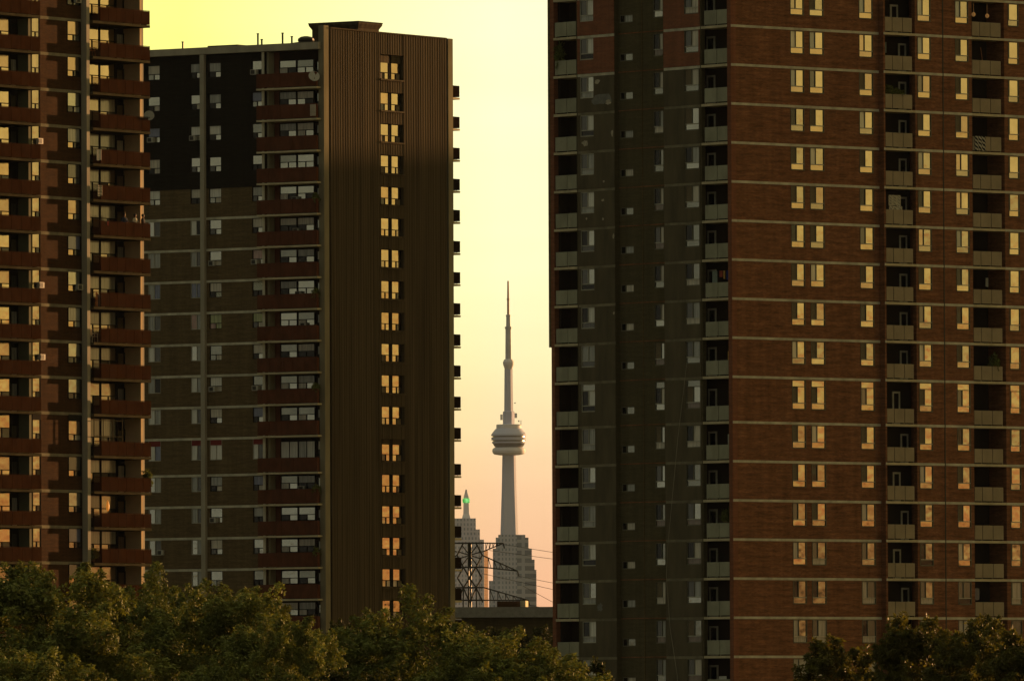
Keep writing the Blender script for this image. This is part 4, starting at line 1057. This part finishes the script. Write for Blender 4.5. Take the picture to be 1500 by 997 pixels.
# ================================================================ things on balconies and in windows
def ac_unit(face, x, z, label, y=-.22, w=.62, h=.42):
    t = tag(link('air_conditioner', cached(('ac',), lambda: MB().box(0, .62, 0, .40, 0, .42).mesh('ac_case', M['ac_white'])), None, face.world(x, y, z), face.th), label, 'air conditioner', 'window air conditioners')
    def gr():
        b = MB().box(.06, .44, -.012, -.001, .05, .37)
        return b.mesh('ac_grille', M['ac_grille'])
    link('grille', cached(('acg',), gr), t, (0, 0, 0))
    return t
for (f, x, z, lab, y) in (
    (LF, 5.35, LZ(-1) - 1.35, 'white air conditioner in the topmost visible window beside the left tower\'s grey pier', -.25),
    (LF, .55, LZ(3) - 1.42, 'air conditioner in the left tower\'s window next to the fin, fourth row down', -.25),
    (LF, .65, LZ(7) - 1.42, 'air conditioner in the left tower\'s window next to the fin, eighth row down', -.25),
    (LF, 5.45, LZ(7) - 1.42, 'air conditioner in the left tower\'s window beside the pier, eighth row down', -.25),
    (LF, .75, LZ(9) - 1.42, 'air conditioner in the left tower\'s window next to the fin, tenth row down', -.25),
    (MF, -13.45, MZ(2) - 1.32, 'air conditioner left of the grey pier on the black painted storeys', -.22),
    (MF, -7.1, MZ(0) - 1.28, 'air conditioner beside the uppermost red balcony of the middle building', -.22),
    (MF, -7.1, MZ(6) - 1.34, 'air conditioner beside the seventh red balcony from the top of the middle building', -.22),
    (MF, -11.5, MZ(6) - 1.34, 'air conditioner right of the grey pier, third window below the black paint', -.22),
    (MF, -7.05, MZ(10) - 1.34, 'air conditioner beside the eleventh red balcony of the middle building', -.22),
    (MF, -11.5, MZ(10) - 1.34, 'air conditioner right of the grey pier, seventh window below the black paint', -.22),
    (MF, -11.45, MZ(14) - 1.34, 'lowest air conditioner right of the grey pier on the middle building', -.22),
    (MF, -16.95, MZ(15) - 1.34, 'air conditioner low on the middle building beside the left tower', -.22),
    (MF, -17.85, MZ(2) - 1.32, 'air conditioner on the black painted storeys beside the left tower', -.22),
    (MF, -3.6, MZ(5) + 1.22, 'air conditioner in the balcony windows at the lowest black painted storey of the middle building', .80),
    (MF, -3.5, MZ(6) + 1.22, 'air conditioner in the balcony windows just below the black painted storeys', .80),
    (MF, -3.3, MZ(8) + 1.22, 'air conditioner in the balcony windows beside the papers stuck on a window', .80),
    (MF, -2.8, MZ(9) + 1.22, 'air conditioner in the balcony windows beside the green and pink curtains', .80),
    (MF, -3.0, MZ(14) + 1.22, 'air conditioner in the balcony windows one storey below the dark red panels', .80),
    (RF, 14.2, RZ(9) + 1.2, 'air conditioner inside the red tower\'s nearer balcony stack, above its parapet', .55)):
    ac_unit(f, x, z, lab, y)

def dish(loc, yaw, pitch, d, label, tri=False):
    t = thing('satellite_dish', label, 'satellite dish', loc, yaw, 'satellite dishes on balconies')
    b = MB(); n = 24
    prof = [(d*.5*k/6, .16*d*(k/6)**2) for k in range(7)]
    b.lathe([(max(r, .005), z) for r, z in prof], n)
    o = link('reflector', b.mesh('dish_reflector', M['dish_grey']), t, (0, 0, .45)); o.rotation_euler = (rad(90 - pitch), 0, 0)
    a = MB().tube((0, .05, 0), (0, .05, .45), .022, 6).tube((0, .05, .25), (0, -.30, .30), .014, 6).box(-.03, .03, -.36, -.28, .28, .36)
    link('arm', a.mesh('dish_arm', M['metal_dark']), t)
dish(LF.world(13.75, -.72, LZ(3) + .75), LF.th - rad(50), 20, .78, 'round grey satellite dish on the end of a red balcony of the left tower')
dish(MF.world(-.25, -.66, MZ(1) + .45), MF.th + rad(48), 25, .95, 'grey satellite dish on the topmost red balcony of the middle building')
b = MB()
for k in range(8): b.box(0 + k*.075, .03 + k*.075, 0, .02, 0, .95)
for k in range(11): b.box(0, .56, .021, .035, k*.09, k*.09 + .03)
tag(link('lattice_screen', b.mesh('lattice_screen', M['white_plastic']), None, MF.world(-.62, -.68, MZ(2) + .30), MF.th), 'white lattice screen on the end of the second red balcony of the middle building', 'screen')

def chair(face, x, y, z, rz, label, mat):
    t = thing('garden_chair', label, 'chair', face.world(x, y, z), face.th + rz)
    for sx in (-.24, .20):
        for sy in (-.22, .22):
            link('leg', MB().tube((sx*1.1, sy*1.1, 0), (sx, sy, .44), .026, 6).mesh('leg', mat), t)
    link('seat', MB().box(-.27, .25, -.26, .26, .42, .46).mesh('seat', mat), t)
    q = MB()
    for k in range(5): q.box(-.30, -.26, -.25 + k*.115, -.17 + k*.115, .46, .92)
    q.box(-.31, -.25, -.26, .27, .88, .97); link('backrest', q.mesh('backrest', mat), t)
    for s in (-.27, .27): link('armrest', MB().box(-.28, .22, s - .025, s + .025, .64, .68).tube((.2, s, .44), (.2, s, .64), .022, 6).mesh('armrest', mat), t)
chair(LF, 7.35, -.25, LZ(9) + .03, rad(-25), 'white plastic garden chair behind the balcony rail of the left tower', M['white_plastic'])
M['wood_orange'] = plain('orange_wood', (.36, .16, .07), .7, .2, 5)
chair(LF, 7.2, -.2, LZ(1) + .03, rad(-25), 'wooden garden chair on the left tower\'s second balcony from the top', M['wood_orange'])
M['barrel_blue'] = plain('blue_grey_barrel', (.24, .26, .27), .6, .15, 4)
t = thing('barrel', 'blue grey barrel standing at the open rail of a left tower balcony', 'barrel', LF.world(8.05, -.42, LZ(8) + .03))
link('body', MB().lathe([(.26, 0), (.29, .08), (.29, .38), (.27, .42), (.29, .46), (.29, .82), (.26, .88)], 18).mesh('barrel_body', M['barrel_blue']), t)
link('lid', MB().lathe([(.27, .881), (.27, .94), (.1, .96)], 18).mesh('barrel_lid', M['dish_grey']), t)
M['cloth_orange'] = plain('orange_cloth', (.55, .25, .11), .9, .25, 6)
M['cloth_yellow'] = plain('yellow_cloth', (.62, .40, .12), .9, .2, 6)
b = MB().lathe([(.10, .03), (.13, .25), (.07, .42), (.12, .6), (.06, .8), (.09, .95), (.03, 1.1)], 12)
tag(link('garden_ornament', b.mesh('garden_ornament', M['cloth_orange']), None, LF.world(7.45, -.45, LZ(8) + .02)), 'orange turned ornament beside the blue grey barrel', 'ornament')
# closed parasol on the same balcony as the people
t = thing('closed_parasol', 'closed yellow parasol leaning on a balcony of the left tower', 'parasol', LF.world(11.5, -.15, LZ(6) + .03))
link('pole', MB().tube((0, 0, 0), (-.05, -.05, 2.0), .02, 6).mesh('parasol_pole', M['metal_dark']), t)
link('canopy', MB().loft([[(-.04 + .10*(2.0 - z)*math.cos(q)*(1.1 - abs(z - 1.3)*.4) + .25*(2.0 - z)*.5, -.05 + .10*(2.0 - z)*math.sin(q), z) for q in [k*math.pi/4 for k in range(8)]] for z in (.75, 1.1, 1.5, 1.98)]).mesh('parasol_canopy', M['cloth_yellow']), t)

def person(loc, yaw, shirt, label, lean=0.0):
    M.setdefault('skin', plain('skin', (.30, .17, .11), .6, .08, 6)); M.setdefault('hair', plain('dark_hair', (.018, .014, .011), .7, .2, 20))
    t = thing('person', label, 'person', loc, yaw)
    P = [(0, 0, .93, .15), (0, 0, 1.12, .14), (0, .01, 1.32, .165), (0, .01, 1.46, .075), (0, -.01, 1.53, .06), (0, -.02, 1.62, .10), (0, -.02, 1.70, .085)]
    E_ = [(0, 1), (1, 2), (2, 3), (3, 4), (4, 5), (5, 6)]
    for s in (-1, 1):
        b0 = len(P)
        P += [(s*.10, 0, .84, .105), (s*.11, -.01, .48, .07), (s*.11, .02, .09, .045), (s*.12, -.12, .05, .04)]
        E_ += [(0, b0), (b0, b0 + 1), (b0 + 1, b0 + 2), (b0 + 2, b0 + 3)]
        b1 = len(P)
        P += [(s*.19, .01, 1.40, .065), (s*.27, -.03, 1.14, .045), (s*.20, -.27, 1.06, .034), (s*.16, -.36, 1.08, .028)]
        E_ += [(2, b1), (b1, b1 + 1), (b1 + 1, b1 + 2), (b1 + 2, b1 + 3)]
    me = bpy.data.meshes.new('person_body'); me.from_pydata([p[:3] for p in P], E_, [])
    o = link('body', me, t); me.materials.append(M['skin'])
    o.modifiers.new('skin', 'SKIN'); 
    for k, p in enumerate(P): me.skin_vertices[0].data[k].radius = (p[3], p[3])
    me.skin_vertices[0].data[0].use_root = True
    sb = o.modifiers.new('sub', 'SUBSURF'); sb.levels = 1; sb.render_levels = 2
    sh = MB().loft([[(rx*math.cos(q), .01 + ry*math.sin(q), z) for q in [k*math.pi/8 for k in range(16)]] for z, rx, ry in ((.86, .185, .15), (1.0, .17, .14), (1.2, .19, .15), (1.34, .215, .15), (1.43, .17, .12), (1.48, .085, .08))])
    for s in (-1, 1): sh.tube((s*.18, .01, 1.41), (s*.272, -.03, 1.16), .078, 10, 0, .066)
    link('shirt', sh.mesh('shirt', shirt), t)
    tr = MB().loft([[(rx*math.cos(q), .01 + ry*math.sin(q), z) for q in [k*math.pi/8 for k in range(16)]] for z, rx, ry in ((.78, .19, .15), (.93, .175, .145))])
    for s in (-1, 1): tr.tube((s*.10, 0, .85), (s*.11, 0, .48), .115, 10, 0, .085).tube((s*.11, 0, .48), (s*.11, .02, .08), .085, 10, 0, .065)
    link('trousers', tr.mesh('trousers', M['c_dark']), t)
    hr = MB().lathe([(.085, 1.60), (.112, 1.66), (.108, 1.73), (.07, 1.785), (.01, 1.80)], 14, 0, (0, .01))
    link('hair', hr.mesh('hair', M['hair']), t)
M['shirt_white'] = plain('white_shirt', (.60, .56, .46), .9, .12, 6)
M['shirt_dark'] = plain('dark_shirt', (.03, .03, .035), .9, .2, 6)
M['shirt_blue'] = plain('navy_shirt', (.03, .045, .09), .9, .2, 6)
person(LF.world(12.35, -.42, LZ(6) + .03), LF.th, M['shirt_white'], 'person in a white shirt standing at the red balcony parapet of the left tower')
person(LF.world(13.25, -.50, LZ(6) + .03), LF.th + rad(25), M['shirt_dark'], 'person in a dark shirt at the corner of the red balcony')
person(LF.world(11.15, -.30, LZ(6) + .03), LF.th - rad(20), M['shirt_blue'], 'person in navy beside the closed yellow parasol')

# laundry, plants and other small things on the red tower
def cloth(face, x, y, z, w, h, mat, label, name='towel', cat='laundry', group=None):
    b = MB(); n = 10; vs = []
    for k in range(n + 1):
        yy = .03*math.sin(k*1.9); vs.append((w*k/n, yy))
    for (u, yy) in vs: b.v += [(u, yy, 0), (u, yy, -h*(1 + .04*math.sin(u*9))), (u, yy + .012, 0), (u, yy + .012, -h*(1 + .04*math.sin(u*9)))]
    for k in range(n):
        i, j = 4*k, 4*k + 4
        b.f += [(i, i + 1, j + 1, j), (i + 2, j + 2, j + 3, i + 3), (i, j, j + 2, i + 2), (i + 1, i + 3, j + 3, j + 1)]; b.m += [0]*4
    return tag(link(name, b.mesh(name, mat), None, face.world(x, y, z), face.th), label, cat, group)
M['zebra'] = stripes('striped_towel', (.01, .01, .012), (.42, .40, .34), 2.2, 2.5)
M['pattern'] = stripes('patterned_cloth', (.22, .21, .17), (.55, .52, .42), 3.0, 5.0)
M['cloth_red'] = plain('red_cloth', (.38, .09, .06), .9, .2, 6); M['cloth_blue'] = plain('blue_cloth', (.03, .05, .22), .9, .2, 6)
M['cloth_pale'] = plain('pale_cloth', (.46, .46, .42), .9, .2, 6); M['cloth_green'] = plain('grey_green_cloth', (.22, .27, .24), .9, .2, 6)
cloth(RF, 22.30, -.56, RZ(3) + 1.16, 1.05, .98, M['zebra'], 'black and white striped towel hung over the far balcony parapet of the red tower')
cloth(RF, 14.35, -.30, RZ(5) + 2.15, 1.15, .72, M['pattern'], 'large patterned sheet hung across the nearer balcony stack of the red tower')
cloth(RF, 14.38, -.31, RZ(5) + 1.40, 1.25, .30, M['pattern'], 'narrow patterned sheet hung below the large patterned sheet')
for (dx, w, h, mt, nm) in ((-2.35, .50, .85, 'cloth_green', 'grey green'), (-1.62, .30, .42, 'cloth_red', 'red'), (-1.22, .16, .55, 'cloth_yellow', 'yellow'), (-.92, .32, .62, 'cloth_blue', 'blue'), (-.52, .18, .70, 'cloth_pale', 'pale')):
    cloth(RE, dx, .35, RZ(7) + 1.95, w, h, M[mt], nm + ' garment on the drying line of the red tower\'s corner balcony', 'garment', 'laundry', 'garments on the drying line')
cloth(RE, -.75, .30, RZ(9) + 1.75, .18, .75, M['cloth_yellow'], 'narrow yellow towel hanging alone in a corner balcony of the red tower')
cloth(RE, -.80, .30, RZ(11) + 1.85, .26, .8, M['cloth_pale'], 'pale shirt hanging in a corner balcony below the tall storey')
cloth(RE, -1.6, .10, RZ(17) + 1.35, .75, .95, M['cloth_pale'], 'pale towel on the lowest corner balcony of the red tower')
def plant(face, x, y, z, sx, sz, label, seed, hang=False):
    t = thing('potted_plant', label, 'plant', face.world(x, y, z), face.th, 'plants on balconies')
    link('pot', MB().lathe([(.14, 0), (.18, .25)], 12).mesh('pot', M['door_red']), t)
    f = link('leaves', crown_mesh('plant_leaves', seed, .45, .35, .5, 14, 60, .16, .3, M['leaf_olive'], .6 if hang else 0), t, (0, 0, .55)); f.scale = (sx, 1, sz)
plant(RF, 14.6, .0, RZ(2) + .75, 1.3, .9, 'bushy green plant filling the left of a balcony in the nearer stack', 61)
plant(RF, 15.4, .0, RZ(2) + .70, 1.3, .7, 'low green plant beside the bushy one on the same balcony', 62)
plant(RE, -17.9, .25, RZ(1) + .95, .8, 1.6, 'tall trailing plant on the red tower\'s left edge balcony', 63, True)
plant(RE, -1.0, .35, RZ(13) + .95, .7, 1.2, 'leafy plant in a corner balcony low on the red tower', 64)
# hanging cable down the dark side of the red tower
b = MB(); pts = [RE.world(x, -.12, z) for x, z in ((-4.46, 36.0), (-5.4, 31.0), (-6.06, 26.5), (-6.5, 23.5), (-6.65, 21.6), (-6.3, 18.0), (-5.6, 14.8), (-5.4, 9))]
for p0, p1 in zip(pts, pts[1:]): b.tube(p0, p1, .014, 5)
tag(link('hanging_cable', b.mesh('hanging_cable', M['concrete'])), 'thin pale cable hanging down the dark side of the red tower', 'cable')
b = MB().tube((0, 0, 0), (-.35, 0, 2.0), .025, 6)
tag(link('leaning_pole', b.mesh('leaning_pole', M['wood_orange']), None, RF.world(23.9, .1, RZ(1) + .09), RF.th), 'pale pole leaning inside the second far balcony from the top of the red tower', 'pole')
b = MB().box(0, .45, 0, .35, 0, 1.55)
tag(link('storage_box', b.mesh('storage_box', M['dish_grey']), None, RF.world(22.35, .35, RZ(9) + .09), RF.th), 'grey storage box at the left end of a far balcony of the red tower', 'box')
plant(RF, 24.3, -.30, RZ(9) + .95, .7, 1.1, 'spiky plant hanging over the right end of the far balcony with the grey box', 65, True)
chair(RF, 14.5, .05, RZ(7) + .09, rad(30), 'wooden chair in the nearer balcony stack, two storeys below the patterned sheet', M['wood_orange'])
cloth(RF, 22.7, .15, RZ(15) + 2.1, .5, .8, M['c_dark'], 'dark cloth hanging in the lowest clear far balcony of the red tower')
cloth(RF, 24.0, .2, RZ(7) + 2.0, .25, .6, M['cloth_pale'], 'small pale cloth hanging in a far balcony of the red tower')
cloth(RF, 14.2, .15, RZ(1) + 2.1, .45, .75, M['cloth_green'], 'grey green cloth in the second nearer balcony from the top of the red tower')
for k, (x, z) in enumerate(((22.9, 1.55), (24.2, 1.5))):
    m_, N_, L_, B_ = new_mat('lantern_glow'); B_.inputs['Base Color'].default_value = (.6, .3, .08, 1); B_.inputs['Emission Color'].default_value = (1, .5, .15, 1); B_.inputs['Emission Strength'].default_value = .05
    b = MB().lathe([(.05, 0), (.13, .08), (.14, .2), (.05, .3)], 10).tube((0, 0, .3), (0, 0, .95), .008, 4)
    tag(link('lantern', b.mesh('lantern', m_), None, RF.world(x, .1, RZ(0) + z)), ('left' if k == 0 else 'right') + ' of the two dim lanterns in the topmost far balcony of the red tower', 'lantern', 'lanterns on the red tower')
for k, (i, x, mt, lab) in enumerate(((3, 7.0, 'cloth_pale', 'pale patterned cloth on the open rail of the left tower, two balconies above the people'), (5, 8.3, 'cloth_red', 'small red cloth on the left tower balcony directly above the people'),
                                     (4, 7.1, 'pattern', 'patterned blanket on the left tower balcony rail beside the round satellite dish storey'))):
    cloth(LF, x, -.82, LZ(i + 1) + 1.08, .6 if k != 1 else .2, .8 if k != 1 else .3, M[mt], lab, 'blanket' if k != 1 else 'towel')
plant(LF, 7.1, -.3, LZ(15) + .1, .9, .9, 'bushy rust coloured plant at the rail of the left tower\'s lowest clear balcony', 66)
plant(LF, 13.9, -.3, LZ(13) + .5, .8, 1.4, 'dark trailing plant at the end of a low left tower balcony', 67, True)
for k, i in enumerate((5, 8, 11, 14, 16)):
    plant(MF, -.35, -.35, MZ(i) + .8, .7, .9, ORD[i - 1] + ' red balcony plant from the top, beside the middle building\'s concrete fin', 70 + k, True)
# lamp glowing on a left tower balcony
m, N, L, B = new_mat('glowing_lamp'); B.inputs['Base Color'].default_value = (.8, .35, .05, 1); B.inputs['Emission Color'].default_value = (1, .33, .04, 1); B.inputs['Emission Strength'].default_value = .16
t = thing('table_lamp', 'glowing orange lamp on a low balcony of the left tower', 'lamp', LF.world(10.2, .6, LZ(14) + .9))
link('shade', MB().lathe([(.04, .35), (.11, .55), (.12, .80), (.06, 1.05), (.02, 1.2)], 14).mesh('lamp_shade', m), t)
link('base', MB().lathe([(.14, -.87), (.14, -.82), (.03, -.8), (.03, .3), (.10, .34)], 12).mesh('lamp_base', M['white_plastic']), t)

# ================================================================ air
def build_haze():
    m = bpy.data.materials.new('pale_air'); m.use_nodes = True; N = m.node_tree.nodes; L = m.node_tree.links; N.clear()
    v = N.new('ShaderNodeVolumePrincipled'); v.inputs['Color'].default_value = (.62, .76, 1.0, 1); v.inputs['Density'].default_value = HAZE; v.inputs['Anisotropy'].default_value = .0
    o = N.new('ShaderNodeOutputMaterial'); L.new(v.outputs[0], o.inputs['Volume'])
    b = MB().box(-4000, 4000, -500, 14500, -1.0, 620)
    h = link('haze', b.mesh('haze', m)); h['kind'] = 'stuff'
HAZE = 0.6e-5
build_haze()
